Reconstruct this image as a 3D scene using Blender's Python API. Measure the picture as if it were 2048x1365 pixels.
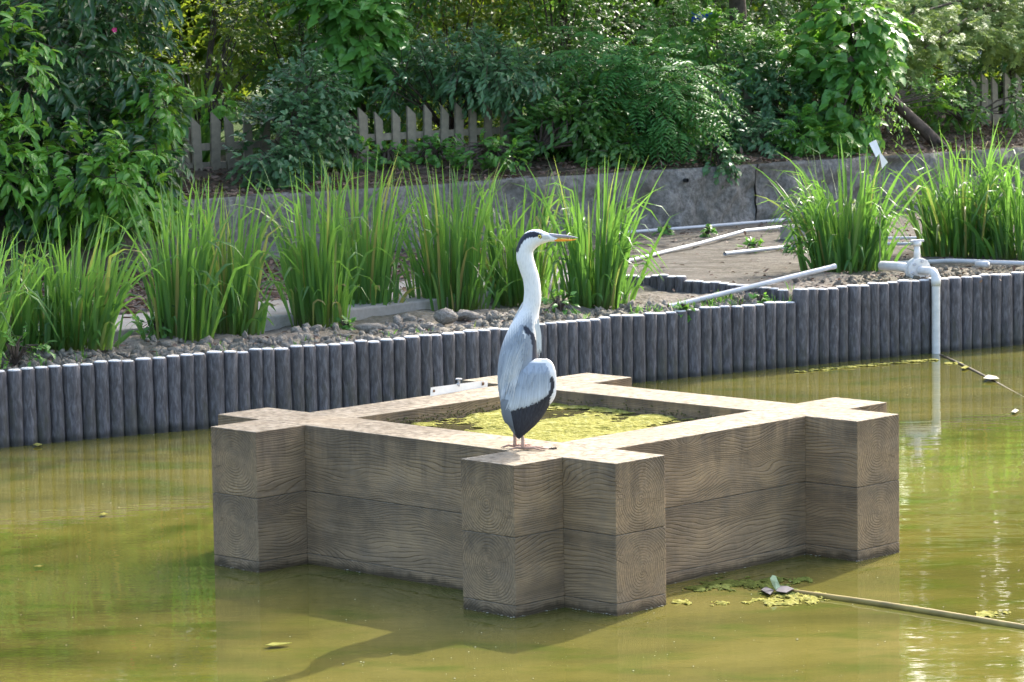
import bpy, bmesh, math, random
import numpy as np
from mathutils import Vector, Matrix, Quaternion

for o in list(bpy.data.objects): bpy.data.objects.remove(o, do_unlink=True)
scene = bpy.context.scene
C = scene.collection
RNG = np.random.default_rng(7); random.seed(7)

# ---------------------------------------------------------------- camera, sky, sun, exposure
F_PX, PITCH, ROLL, CAM_Z = 6307.08, -0.110197, -0.016449, 2.5033     # solved from the concrete crib
FW = np.array([0, math.cos(PITCH), math.sin(PITCH)]); RT0 = np.array([1., 0, 0]); UP0 = np.cross(RT0, FW)
RT = math.cos(ROLL)*RT0 + math.sin(ROLL)*UP0; UP = -math.sin(ROLL)*RT0 + math.cos(ROLL)*UP0
cam_d = bpy.data.cameras.new('camera'); cam = bpy.data.objects.new('camera', cam_d); C.objects.link(cam)
cam.matrix_world = Matrix(((RT[0], UP[0], -FW[0], 0), (RT[1], UP[1], -FW[1], 0), (RT[2], UP[2], -FW[2], CAM_Z), (0, 0, 0, 1)))
cam_d.sensor_fit = 'HORIZONTAL'; cam_d.sensor_width = 36; cam_d.lens = F_PX/2048*36
cam_d.clip_start = 0.1; cam_d.clip_end = 2000
cam_d.dof.use_dof = True; cam_d.dof.focus_distance = 13.0; cam_d.dof.aperture_fstop = 18
scene.camera = cam

SUN_EL = math.radians(37); SUN_AZ = math.radians(31)                 # azimuth from +Y towards +X
world = bpy.data.worlds.new('World'); scene.world = world; world.use_nodes = True
wn = world.node_tree; bg = wn.nodes['Background']
sky = wn.nodes.new('ShaderNodeTexSky'); sky.sky_type = 'NISHITA'; sky.sun_disc = False
sky.sun_elevation = SUN_EL; sky.sun_rotation = SUN_AZ; sky.dust_density = 4.0; sky.air_density = 1.0; sky.ozone_density = .5
wn.links.new(sky.outputs[0], bg.inputs[0]); bg.inputs[1].default_value = 0.15
sun_d = bpy.data.lights.new('sun', 'SUN'); sun = bpy.data.objects.new('sun', sun_d); C.objects.link(sun)
sun_d.energy = 2.1; sun_d.angle = math.radians(0.5); sun_d.color = (1.0, 0.95, 0.86)
SUN_TO = Vector((-math.sin(SUN_AZ)*math.cos(SUN_EL), -math.cos(SUN_AZ)*math.cos(SUN_EL), -math.sin(SUN_EL)))
sun.rotation_euler = SUN_TO.to_track_quat('-Z', 'Y').to_euler(); sun.location = (12, 20, 20)
scene.view_settings.view_transform = 'Standard'; scene.view_settings.look = 'None'
scene.view_settings.exposure = 2.0; scene.view_settings.gamma = 1.0; scene.view_settings.use_curve_mapping = False
scene.render.engine = 'CYCLES'
scene.cycles.use_denoising = True; scene.cycles.max_bounces = 8; scene.cycles.sample_clamp_indirect = 6.0

# ---------------------------------------------------------------- photo pixel -> place helpers
def ray(x, y):
    d = FW*F_PX + RT*(x-1024) - UP*(y-682.5); return d/d[1]
def on_z(x, y, z):                                                   # the point of a level surface behind a pixel
    d = ray(x, y); return np.array([0, 0, CAM_Z]) + d*((z-CAM_Z)/d[2])
def at_y(x, y, Y): return np.array([0, 0, CAM_Z]) + ray(x, y)*Y
WM, WB = 0.78495, 25.4106                                            # retaining wall line Y = WM*x + WB
WT = np.array([1, WM, 0])/math.hypot(1, WM); WN = np.array([-WT[1], WT[0], 0])
def behind_wall(x, y, d):                                            # a pixel's point on the vertical plane d metres behind the wall face
    r = ray(x, y); t = (WB + d*math.hypot(1, WM))/(1 - WM*r[0]); return np.array([0, 0, CAM_Z]) + r*t

# ---------------------------------------------------------------- mesh helpers
def tag(o, label=None, cat=None, group=None, kind=None):
    if label: o['label'] = label
    if cat: o['category'] = cat
    if group: o['group'] = group
    if kind: o['kind'] = kind
    return o
def empty(name, loc, label=None, cat=None, group=None, kind=None):
    o = bpy.data.objects.new(name, None); C.objects.link(o); o.location = Vector(loc); o.empty_display_size = .05
    return tag(o, label, cat, group, kind)
def link_mesh(name, me, mats, parent=None, smooth=False, loc=None):
    o = bpy.data.objects.new(name, me); C.objects.link(o)
    for m in (mats if isinstance(mats, (list, tuple)) else [mats]): me.materials.append(m)
    if smooth: me.polygons.foreach_set('use_smooth', np.ones(len(me.polygons), bool))
    if parent:
        o.parent = parent
        if loc is None: o.matrix_parent_inverse = Matrix.Translation(-parent.location)
    if loc is not None: o.location = Vector(loc)
    return o
def mesh_np(name, V, F, attrs=None, cols=None):
    """V (n,3); F (m,k) all faces with the same k, or list of lists"""
    me = bpy.data.meshes.new(name)
    if isinstance(F, np.ndarray):
        k = F.shape[1]; me.vertices.add(len(V)); me.vertices.foreach_set('co', np.asarray(V, np.float32).ravel())
        me.loops.add(F.size); me.loops.foreach_set('vertex_index', F.astype(np.int32).ravel())
        me.polygons.add(len(F)); me.polygons.foreach_set('loop_start', np.arange(0, F.size, k, dtype=np.int32))
        me.update(calc_edges=True)
    else:
        me.from_pydata([tuple(map(float, v)) for v in V], [], F); me.update()
    for n, a in (attrs or {}).items():
        at = me.attributes.new(n, 'FLOAT', 'POINT'); at.data.foreach_set('value', np.asarray(a, np.float32))
    if cols is not None:
        at = me.color_attributes.new('Col', 'FLOAT_COLOR', 'POINT')
        c4 = np.ones((len(V), 4), np.float32); c4[:, :3] = cols; at.data.foreach_set('color', c4.ravel())
    return me
class Geo:
    def __init__(s): s.v = []; s.f = []; s.n = 0; s.mi = []
    def add(s, V, F, mi=0):
        s.v += [tuple(map(float, v)) for v in V]; s.f += [[i+s.n for i in f] for f in F]; s.n += len(V); s.mi += [mi]*len(F)
    def box(s, c, h, R=None, mi=0):
        V = [np.array([sx*h[0], sy*h[1], sz*h[2]]) for sx in (-1, 1) for sy in (-1, 1) for sz in (-1, 1)]
        if R is not None: V = [R @ v for v in V]
        s.add([v+np.array(c) for v in V], [[0, 1, 3, 2], [4, 6, 7, 5], [0, 4, 5, 1], [2, 3, 7, 6], [0, 2, 6, 4], [1, 5, 7, 3]], mi)
    def tube(s, pts, r, n=8, cap=True, mi=0):
        pts = [np.array(p, float) for p in pts]; rr = r if isinstance(r, (list, tuple, np.ndarray)) else [r]*len(pts)
        T = [pts[min(i+1, len(pts)-1)]-pts[max(i-1, 0)] for i in range(len(pts))]; T = [t/np.linalg.norm(t) for t in T]
        a = np.array([0, 0, 1.]) if abs(T[0][2]) < .9 else np.array([1., 0, 0]); u = np.cross(T[0], a); u /= np.linalg.norm(u)
        V = []
        for p, t, q in zip(pts, T, rr):
            u = u - t*(u@t); u /= np.linalg.norm(u); w = np.cross(t, u)
            V += [p + q*(math.cos(2*math.pi*k/n)*u + math.sin(2*math.pi*k/n)*w) for k in range(n)]
        Fc = [[i*n+k, i*n+(k+1) % n, (i+1)*n+(k+1) % n, (i+1)*n+k] for i in range(len(pts)-1) for k in range(n)]
        if cap: Fc += [list(range(n))[::-1], [(len(pts)-1)*n+k for k in range(n)]]
        s.add(V, Fc, mi)
    def build(s, name, mats, parent=None, smooth=False, loc=None):
        me = bpy.data.meshes.new(name); me.from_pydata(s.v, [], s.f); me.update()
        o = link_mesh(name, me, mats, parent, smooth, loc)
        if any(s.mi): me.polygons.foreach_set('material_index', s.mi)
        return o
def bevel(o, w, seg=2):
    m = o.modifiers.new('bevel', 'BEVEL'); m.width = w; m.segments = seg; m.limit_method = 'ANGLE'; return o

def vnoise(x, y, seed=0):                                            # smooth value noise in numpy
    x = np.asarray(x, float); y = np.asarray(y, float); xi = np.floor(x).astype(int); yi = np.floor(y).astype(int); fx = x-xi; fy = y-yi
    fx = fx*fx*(3-2*fx); fy = fy*fy*(3-2*fy)
    def h(a, b):
        n = (a*374761393 + b*668265263 + seed*974634541) & 0x7fffffff; n = ((n ^ (n >> 13))*1274126177) & 0x7fffffff
        return ((n ^ (n >> 16)) & 0xffff)/65535.
    return (h(xi, yi)*(1-fx)+h(xi+1, yi)*fx)*(1-fy)+(h(xi, yi+1)*(1-fx)+h(xi+1, yi+1)*fx)*fy
def fbm(x, y, o=4, seed=0): return sum(vnoise(np.asarray(x)*2**i, np.asarray(y)*2**i, seed+i)*.5**i for i in range(o))/sum(.5**i for i in range(o))

# ---------------------------------------------------------------- materials
class NT:
    def __init__(s, name):
        s.m = bpy.data.materials.new(name); s.m.use_nodes = True; s.t = s.m.node_tree; s.b = s.t.nodes['Principled BSDF']; s.out = s.t.nodes['Material Output']
    def n(s, typ, **kw):
        nd = s.t.nodes.new(typ)
        for k, v in kw.items():
            if k.startswith('i_'):
                k = k[2:]; nd.inputs[int(k) if k.isdigit() else k.replace('_', ' ')].default_value = v
            else: setattr(nd, k, v)
        return nd
    def l(s, a, b): s.t.links.new(a, b)
    def set(s, **kw):
        for k, v in kw.items(): s.b.inputs[k.replace('_', ' ')].default_value = v
    def obj(s): return s.n('ShaderNodeTexCoord').outputs['Object']
    def pos(s): return s.n('ShaderNodeNewGeometry').outputs['Position']
    def mapping(s, v, scale=(1, 1, 1)):
        m = s.n('ShaderNodeMapping'); m.inputs['Scale'].default_value = scale; s.l(v, m.inputs[0]); return m.outputs[0]
    def noise(s, v, scale, detail=4, rough=.55, dist=0):
        n = s.n('ShaderNodeTexNoise', i_Scale=scale, i_Detail=detail, i_Roughness=rough, i_Distortion=dist); s.l(v, n.inputs['Vector']); return n.outputs['Fac']
    def ramp(s, fac, stops, interp='LINEAR'):
        r = s.n('ShaderNodeValToRGB'); cr = r.color_ramp; cr.interpolation = interp
        while len(cr.elements) < len(stops): cr.elements.new(.5)
        for e, (p, c) in zip(cr.elements, stops): e.position = p; e.color = (*c, 1) if len(c) == 3 else c
        s.l(fac, r.inputs[0]); return r.outputs[0]
    def mix(s, f, a, b, mode='MIX'):
        m = s.n('ShaderNodeMix', data_type='RGBA', blend_type=mode)
        for sock, v in ((m.inputs[0], f), (m.inputs[6], a), (m.inputs[7], b)):
            if isinstance(v, (int, float)): sock.default_value = v
            elif isinstance(v, tuple): sock.default_value = (*v, 1)
            else: s.l(v, sock)
        return m.outputs[2]
    def math(s, op, a, b=None, c=None):
        m = s.n('ShaderNodeMath', operation=op)
        for i, v in enumerate((a, b, c)):
            if v is None: continue
            if isinstance(v, (int, float)): m.inputs[i].default_value = v
            else: s.l(v, m.inputs[i])
        return m.outputs[0]
    def sep(s, v): n = s.n('ShaderNodeSeparateXYZ'); s.l(v, n.inputs[0]); return n.outputs
    def comb(s, x, y, z):
        n = s.n('ShaderNodeCombineXYZ')
        for i, v in enumerate((x, y, z)):
            if isinstance(v, (int, float)): n.inputs[i].default_value = v
            else: s.l(v, n.inputs[i])
        return n.outputs[0]
    def bump(s, h, strength=.5, dist=.01, prev=None):
        b = s.n('ShaderNodeBump', i_Strength=strength, i_Distance=dist); s.l(h, b.inputs['Height'])
        if prev is not None: s.l(prev, b.inputs['Normal'])
        return b.outputs[0]
    def col(s, c): s.l(c, s.b.inputs['Base Color']) if not isinstance(c, tuple) else s.set(Base_Color=(*c, 1))
    def nrm(s, b): s.l(b, s.b.inputs['Normal'])

def mat_plain(name, c, rough=.6, var=.12, scale=30, bump=.0, spec=.4):
    t = NT(name); p = t.obj(); f = t.noise(p, scale, 5)
    t.col(t.ramp(f, [(.3, tuple(x*(1-var) for x in c)), (.7, tuple(min(1, x*(1+var)) for x in c))])); t.set(Roughness=rough, Specular_IOR_Level=spec)
    if bump: t.nrm(t.bump(f, bump, .01))
    return t.m

def mat_leaf(name, dark, light, trans, gloss=.45, tw=.35, yellow=None):
    t = NT(name); a = t.n('ShaderNodeAttribute', attribute_name='rnd').outputs['Fac']
    stops = [(0., dark), (.85, light)] + ([(1., yellow)] if yellow else [])
    c = t.ramp(a, stops)
    f = t.noise(t.pos(), 18, 3); c = t.mix(t.math('MULTIPLY', f, .45), c, tuple(x*.55 for x in dark))
    t.col(c); t.set(Roughness=gloss, Specular_IOR_Level=.5)
    tr = t.n('ShaderNodeBsdfTranslucent'); tc = t.mix(.6, c, trans); t.l(tc, tr.inputs[0])
    mx = t.n('ShaderNodeMixShader', i_0=tw); t.l(t.b.outputs[0], mx.inputs[1]); t.l(tr.outputs[0], mx.inputs[2]); t.l(mx.outputs[0], t.out.inputs[0])
    return t.m

def mat_water():
    t = NT('pond_water'); p = t.pos()
    st = t.mapping(p, (.55, 1.1, 1)); f = t.noise(st, .9, 5, .6, .6); g = t.noise(t.mapping(p, (1.2, 2.6, 1)), 1.6, 4, .6, .3)
    c = t.ramp(f, [(.30, (.066, .066, .014)), (.50, (.122, .110, .024)), (.70, (.158, .136, .034))])
    gm = t.ramp(g, [(.50, (0, 0, 0)), (.66, (1, 1, 1))]); c = t.mix(t.math('MULTIPLY', gm, .7), c, (.060, .085, .010))
    sp = t.noise(t.mapping(p, (1.5, 4, 1)), 9, 3, .5); sm = t.ramp(sp, [(.66, (0, 0, 0)), (.78, (1, 1, 1))]); c = t.mix(t.math('MULTIPLY', sm, .35), c, (.05, .05, .015))
    t.col(c); t.set(Roughness=.035, IOR=1.33, Specular_IOR_Level=.5)
    w = t.noise(t.mapping(p, (1, 2.6, 1)), 2.2, 2, .5); w2 = t.noise(t.mapping(p, (1, 2.0, 1)), 14, 2, .5)
    t.nrm(t.bump(t.math('ADD', w, t.math('MULTIPLY', w2, .09)), .075, .03)); return t.m

def mat_timber():
    """cast concrete imitating timber: growth rings round a wandering pith, radial checks on the ends, worn pale top"""
    t = NT('cast_timber'); o = t.obj(); x, y, z = t.sep(o)
    rnd = t.n('ShaderNodeObjectInfo').outputs['Random']
    off = t.math('MULTIPLY', rnd, 37.)
    q = t.comb(t.math('ADD', t.math('MULTIPLY', x, 2.1), off), t.math('MULTIPLY', y, 3.2), t.math('MULTIPLY', z, 4.2))
    def nz(dx):
        v = t.n('ShaderNodeVectorMath', operation='ADD'); t.l(q, v.inputs[0]); v.inputs[1].default_value = (dx, dx*.7, dx*.3)
        return t.math('SUBTRACT', t.noise(v.outputs[0], 1.0, 2, .45), .5)
    py = t.math('ADD', y, t.math('MULTIPLY', nz(0), .07)); pz = t.math('ADD', t.math('ADD', z, t.math('MULTIPLY', nz(5.3), .08)), t.math('MULTIPLY', t.math('SUBTRACT', rnd, .5), .06))
    r = t.math('SQRT', t.math('ADD', t.math('MULTIPLY', py, py), t.math('MULTIPLY', pz, pz)))
    fine = t.noise(t.mapping(o, (8, 40, 40)), 1.0, 3)
    q2 = t.comb(t.math('ADD', t.math('MULTIPLY', x, 1.9), t.math('MULTIPLY', rnd, 53.)), t.math('MULTIPLY', y, 2.), t.math('MULTIPLY', z, 5.0))
    q3 = t.comb(t.math('ADD', t.math('MULTIPLY', x, 5.5), t.math('MULTIPLY', rnd, 31.)), t.math('MULTIPLY', y, 2.), t.math('MULTIPLY', z, 13.))
    kn = t.n('ShaderNodeTexVoronoi', i_Scale=1.0, i_Randomness=1.); t.l(t.comb(t.math('ADD', t.math('MULTIPLY', x, 1.5), t.math('MULTIPLY', rnd, 17.)), rnd, t.math('ADD', t.math('MULTIPLY', z, 4.2), t.math('MULTIPLY', rnd, 9.))), kn.inputs['Vector'])
    kb = t.math('MULTIPLY', t.math('POWER', t.math('MAXIMUM', t.math('SUBTRACT', 1., t.math('MULTIPLY', kn.outputs['Distance'], 2.1)), 0.), 1.6), .085)
    side = t.math('ADD', t.math('ADD', z, t.math('MULTIPLY', t.math('SUBTRACT', t.noise(q2, 1., 1, .4), .5), .17)), t.math('ADD', kb, t.math('MULTIPLY', t.math('SUBTRACT', t.noise(q3, 1., 1, .4), .5), .022)))
    nn = t.n('ShaderNodeTexCoord').outputs['Normal']; nx, ny, nzz = t.sep(nn)
    end = t.math('GREATER_THAN', t.math('ABSOLUTE', nx), .6); top = t.math('GREATER_THAN', nzz, .6)
    fld = t.math('ADD', t.math('MULTIPLY', r, end), t.math('MULTIPLY', side, t.math('SUBTRACT', 1., end)))
    fld = t.math('ADD', fld, t.math('MULTIPLY', fine, .005)); ph = t.math('FRACT', t.math('MULTIPLY', fld, 84.))
    groove = t.ramp(ph, [(0., (.1, .1, .1)), (.16, (.9, .9, .9)), (.75, (1, 1, 1)), (1., (.1, .1, .1))])
    lst = t.ramp(t.noise(t.mapping(o, (5, 9, 14)), 1., 3, .6), [(.36, (.25, .25, .25)), (.62, (1, 1, 1))]); groove = t.math('SUBTRACT', 1., t.math('MULTIPLY', t.math('SUBTRACT', 1., groove), lst))
    ang = t.math('ARCTAN2', pz, py); an = t.noise(t.comb(t.math('MULTIPLY', ang, 1.), t.math('MULTIPLY', r, 1.2), off), 4.2, 2, .6)
    crack = t.ramp(t.math('ABSOLUTE', t.math('SUBTRACT', t.math('FRACT', t.math('ADD', t.math('MULTIPLY', ang, 2.6), t.math('MULTIPLY', an, 3.6))), .5)), [(0., (0, 0, 0)), (.02, (.1, .1, .1)), (.055, (1, 1, 1))])
    ck = t.ramp(t.noise(t.comb(ang, t.math('MULTIPLY', r, 6.), off), 2.6, 2), [(.45, (0, 0, 0)), (.6, (1, 1, 1))]); crack = t.mix(t.math('MULTIPLY', end, ck), (1, 1, 1), crack)
    relief = t.math('MULTIPLY', groove, crack); relief = t.math('MAXIMUM', relief, t.math('MULTIPLY', top, .8))
    blot = t.noise(t.mapping(o, (1, 1, 1)), 3.3, 6, .65); pb = t.noise(t.pos(), 9., 5, .6)
    base = t.ramp(blot, [(.30, (.165, .124, .080)), (.5, (.300, .215, .130)), (.70, (.390, .275, .155))])
    base = t.mix(t.math('MULTIPLY', t.ramp(pb, [(.5, (0, 0, 0)), (.75, (1, 1, 1))]), .35), base, (.19, .165, .135))
    base = t.mix(t.math('MULTIPLY', t.math('SUBTRACT', 1., relief), .42), base, (.055, .038, .025))
    fs = t.noise(t.mapping(o, (4, 70, 70)), 1., 4, .65); base = t.mix(t.math('MULTIPLY', t.ramp(fs, [(.42, (1, 1, 1)), (.6, (0, 0, 0))]), .32), base, (.105, .080, .054))
    # weather stains running down from the top edge, and the wet band at the waterline
    wz = t.sep(t.pos())[2]; drip = t.noise(t.mapping(t.pos(), (11, 11, 1.3)), 1., 4, .7)
    st = t.math('MULTIPLY', t.ramp(t.math('ADD', t.math('MULTIPLY', t.math('SUBTRACT', wz, .44), 2.2), t.math('MULTIPLY', t.math('SUBTRACT', drip, .5), 1.6)), [(.12, (0, 0, 0)), (.5, (1, 1, 1))]), .55)
    base = t.mix(st, base, (.075, .062, .050))
    st2 = t.ramp(t.math('ADD', t.math('ABSOLUTE', t.math('SUBTRACT', wz, .30)), t.math('MULTIPLY', drip, .16)), [(.07, (1, 1, 1)), (.14, (0, 0, 0))]); base = t.mix(t.math('MULTIPLY', st2, .4), base, (.10, .085, .068))
    topn = t.noise(t.pos(), 26., 6, .7); topl = t.noise(t.pos(), 3.4, 4, .6)
    tc = t.ramp(topn, [(.36, (.12, .098, .068)), (.5, (.255, .216, .156)), (.64, (.355, .312, .240))]); tc = t.mix(t.ramp(topl, [(.45, (0, 0, 0)), (.7, (.6, .6, .6))]), tc, (.205, .16, .105))
    base = t.mix(top, base, tc)
    wet = t.ramp(t.math('ADD', wz, t.math('MULTIPLY', t.math('SUBTRACT', drip, .5), .07)), [(.012, (1, 1, 1)), (.034, (0, 0, 0))])
    base = t.mix(t.math('MULTIPLY', wet, .8), base, (.055, .042, .024))
    t.col(base); t.set(Roughness=.82, Specular_IOR_Level=.25)
    b = t.bump(relief, .75, .006); t.nrm(t.bump(topn, .35, .006, b)); return t.m

def mat_pile():
    t = NT('bark_pile'); o = t.obj(); q = t.mapping(o, (55, 55, 13)); n = t.n('ShaderNodeObjectInfo').outputs['Random']
    v = t.n('ShaderNodeVectorMath', operation='ADD'); t.l(q, v.inputs[0]); t.l(t.comb(t.math('MULTIPLY', n, 91.), 0., 0.), v.inputs[1])
    f = t.noise(v.outputs[0], 1.0, 5, .6, .5); g = t.noise(t.pos(), 5., 4)
    c = t.ramp(f, [(.36, (.045, .042, .046)), (.5, (.098, .092, .102)), (.64, (.185, .178, .195))]); c = t.mix(t.math('MULTIPLY', g, .4), c, (.12, .112, .115))
    c = t.mix(t.math('MULTIPLY', n, .38), c, (.050, .046, .044)); sl = t.noise(t.mapping(t.pos(), (14, 14, 5)), 1., 4, .65)
    wz = t.sep(t.pos())[2]; c = t.mix(t.math('MULTIPLY', t.ramp(t.math('SUBTRACT', sl, t.math('MULTIPLY', wz, .9)), [(.34, (0, 0, 0)), (.52, (1, 1, 1))]), .5), c, (.062, .060, .036)); wet = t.ramp(t.math('ADD', wz, t.math('MULTIPLY', t.math('SUBTRACT', g, .5), .05)), [(.02, (1, 1, 1)), (.05, (0, 0, 0))]); c = t.mix(t.math('MULTIPLY', wet, .7), c, (.02, .02, .015))
    t.col(c); t.set(Roughness=.62, Specular_IOR_Level=.4); t.nrm(t.bump(f, .9, .008)); return t.m

def mat_ground(name, cols, scale, bumpd=.02, big=1.2):
    t = NT(name); p = t.pos(); f = t.noise(p, scale, 8, .68); g = t.noise(p, big, 4)
    c = t.ramp(f, [(.28, cols[0]), (.5, cols[1]), (.72, cols[2])]); c = t.mix(t.math('MULTIPLY', t.ramp(g, [(.4, (0, 0, 0)), (.65, (1, 1, 1))]), .5), c, cols[3])
    t.col(c); t.set(Roughness=.95, Specular_IOR_Level=.15); t.nrm(t.bump(f, .8, bumpd)); return t.m

def mat_wall():
    t = NT('rough_wall'); p = t.pos(); f = t.noise(p, 22, 8, .7); g = t.noise(p, 2.2, 5); v = t.n('ShaderNodeTexVoronoi', i_Scale=3.1, feature='DISTANCE_TO_EDGE'); t.l(t.mapping(p, (1, 1, 1.4)), v.inputs['Vector'])
    c = t.ramp(f, [(.32, (.085, .080, .072)), (.5, (.185, .177, .162)), (.68, (.31, .297, .27))]); c = t.mix(t.math('MULTIPLY', t.ramp(g, [(.4, (0, 0, 0)), (.65, (1, 1, 1))]), .6), c, (.10, .098, .080))
    t.col(c); t.set(Roughness=.95, Specular_IOR_Level=.15); t.nrm(t.bump(f, .9, .02)); return t.m

def mat_vcol(name, rough=.6, bump=.0, spec=.3):
    t = NT(name); a = t.n('ShaderNodeAttribute', attribute_name='Col'); p = t.obj(); f = t.noise(t.mapping(p, (220, 220, 40)), 1., 4, .6)
    c = t.mix(t.math('MULTIPLY', f, .30), a.outputs['Color'], (.05, .055, .07), 'MULTIPLY') if False else t.mix(t.math('MULTIPLY', t.ramp(f, [(.45, (0, 0, 0)), (.7, (1, 1, 1))]), .18), a.outputs['Color'], (.12, .13, .15))
    t.col(c); t.set(Roughness=rough, Specular_IOR_Level=spec)
    if bump: t.nrm(t.bump(f, bump, .004))
    return t.m
def mat_blade():
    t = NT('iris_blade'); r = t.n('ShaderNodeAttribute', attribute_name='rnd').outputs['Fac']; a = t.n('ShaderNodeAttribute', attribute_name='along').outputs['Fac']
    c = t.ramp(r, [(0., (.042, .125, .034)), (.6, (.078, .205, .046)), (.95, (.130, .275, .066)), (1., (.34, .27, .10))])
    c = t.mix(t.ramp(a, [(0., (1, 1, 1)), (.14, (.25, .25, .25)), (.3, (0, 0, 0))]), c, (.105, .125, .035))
    c = t.mix(t.math('MULTIPLY', t.ramp(a, [(.92, (0, 0, 0)), (1., (1, 1, 1))]), .5), c, (.25, .22, .06))
    t.col(c); t.set(Roughness=.38, Specular_IOR_Level=.5)
    tr = t.n('ShaderNodeBsdfTranslucent'); t.l(t.mix(.6, c, (.23, .46, .05)), tr.inputs[0])
    mx = t.n('ShaderNodeMixShader', i_0=.46); t.l(t.b.outputs[0], mx.inputs[1]); t.l(tr.outputs[0], mx.inputs[2]); t.l(mx.outputs[0], t.out.inputs[0]); return t.m

M = {}
M['water'] = mat_water(); M['timber'] = mat_timber(); M['pile'] = mat_pile(); M['wall'] = mat_wall(); M['blade'] = mat_blade()
M['pilecap'] = mat_plain('pile_cap', (.66, .655, .64), .8, .15, 60, .3)
M['soil'] = mat_ground('soil', [(.08, .066, .05), (.20, .175, .145), (.31, .285, .25), (.12, .115, .06)], 26, .03)
def mat_silt(name, cols):
    t = NT(name); p = t.pos(); f = t.noise(p, 18, 8, .7); g = t.noise(p, 2.2, 5, .65); rm = t.n('ShaderNodeMapping'); rm.inputs['Rotation'].default_value = (0, 0, -.5); rm.inputs['Scale'].default_value = (.9, 6., 1); t.l(p, rm.inputs[0])
    st = t.noise(rm.outputs[0], 1.5, 6, .7, .8)
    c = t.ramp(f, [(.28, cols[0]), (.5, cols[1]), (.72, cols[2])]); c = t.mix(t.math('MULTIPLY', t.ramp(st, [(.50, (0, 0, 0)), (.60, (1, 1, 1))]), .55), c, (.075, .066, .050)); c = t.mix(t.math('MULTIPLY', t.ramp(g, [(.48, (0, 0, 0)), (.62, (1, 1, 1))]), .5), c, cols[3])
    t.col(c); t.set(Roughness=.95, Specular_IOR_Level=.15); t.nrm(t.bump(t.math('ADD', f, t.math('MULTIPLY', st, 1.5)), .9, .03)); return t.m
M['silt'] = mat_silt('packed_silt', [(.085, .076, .062), (.165, .15, .126), (.235, .216, .186), (.10, .088, .068)]); M['silt_old'] = mat_ground('packed_silt', [(.085, .076, .062), (.165, .15, .126), (.235, .216, .186), (.10, .088, .068)], 16, .025, 3.2)
M['bank'] = mat_ground('bank_earth', [(.045, .036, .025), (.095, .076, .055), (.16, .13, .095), (.06, .055, .03)], 30, .03)
M['concrete'] = mat_ground('path_concrete', [(.24, .225, .20), (.33, .31, .28), (.40, .385, .35), (.27, .24, .20)], 20, .006)
M['clod'] = mat_ground('clod', [(.16, .14, .115), (.32, .29, .25), (.46, .43, .38), (.19, .18, .12)], 55, .05)
M['litter'] = mat_leaf('fallen_leaf', (.085, .050, .035), (.24, .160, .115), (.2, .1, .05), .7, .1)
M['picket'] = mat_plain('weathered_picket', (.235, .205, .145), .85, .3, 14, .3)
M['bark'] = mat_plain('bark', (.075, .058, .045), .9, .45, 18, .8)
M['pvc'] = mat_plain('grey_pipe', (.50, .51, .53), .38, .08, 20, 0, .5)
M['pvcwhite'] = mat_plain('white_pipe', (.66, .65, .62), .42, .12, 22, 0, .5)
M['white'] = mat_plain('white_plastic', (.78, .77, .72), .5, .08, 14)
M['steel'] = mat_plain('bolt_steel', (.45, .45, .46), .4, .2, 60)
M['rust'] = mat_plain('rusty_bolt', (.16, .085, .04), .8, .3, 60)
M['feather'] = mat_vcol('feather', .65, .25)
M['skin'] = mat_plain('leg_skin', (.42, .27, .20), .6, .2, 90, .2)
M['bill'] = mat_plain('upper_bill', (.30, .29, .33), .4, .2, 40)
M['bill2'] = mat_plain('lower_bill', (.90, .32, .02), .4, .2, 40)
M['eye'] = mat_plain('eye_yellow', (.75, .62, .08), .15, .1, 90); M['black'] = mat_plain('eye_black', (.01, .01, .01), .1, .1, 90)
M['tank'] = mat_plain('dark_tank_water', (.06, .055, .02), .06, .3, 5, 0, .5)
M['scum'] = mat_ground('algae_scum', [(.10, .10, .012), (.30, .285, .06), (.50, .48, .20), (.19, .19, .03)], 38, .03, 9.)
M['foam'] = mat_plain('foam', (.30, .29, .22), .8, .1, 60)
M['rod'] = mat_plain('slimy_pole', (.26, .20, .06), .45, .35, 9, .2)
M['paleleaf'] = mat_plain('pale_leaf', (.45, .52, .30), .6, .2, 40); M['darkleaf'] = mat_plain('dark_leaf', (.07, .065, .08), .5, .3, 40)
M['plaster'] = mat_plain('pale_plaster', (.62, .64, .66), .8, .06, 2); M['blue'] = mat_plain('blue_sheet', (.03, .08, .55), .6, .1, 5)
M['pink'] = mat_plain('pink_petal', (.75, .06, .25), .6, .15, 80); M['glass'] = mat_plain('dark_pane', (.03, .04, .05), .1, .2, 2)
M['roof'] = mat_plain('grey_roof', (.12, .12, .13), .7, .2, 4)
M['black_pipe_and_bore_shade'] = mat_plain('drain_dark', (.015, .015, .015), .7, .2, 20)
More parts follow.
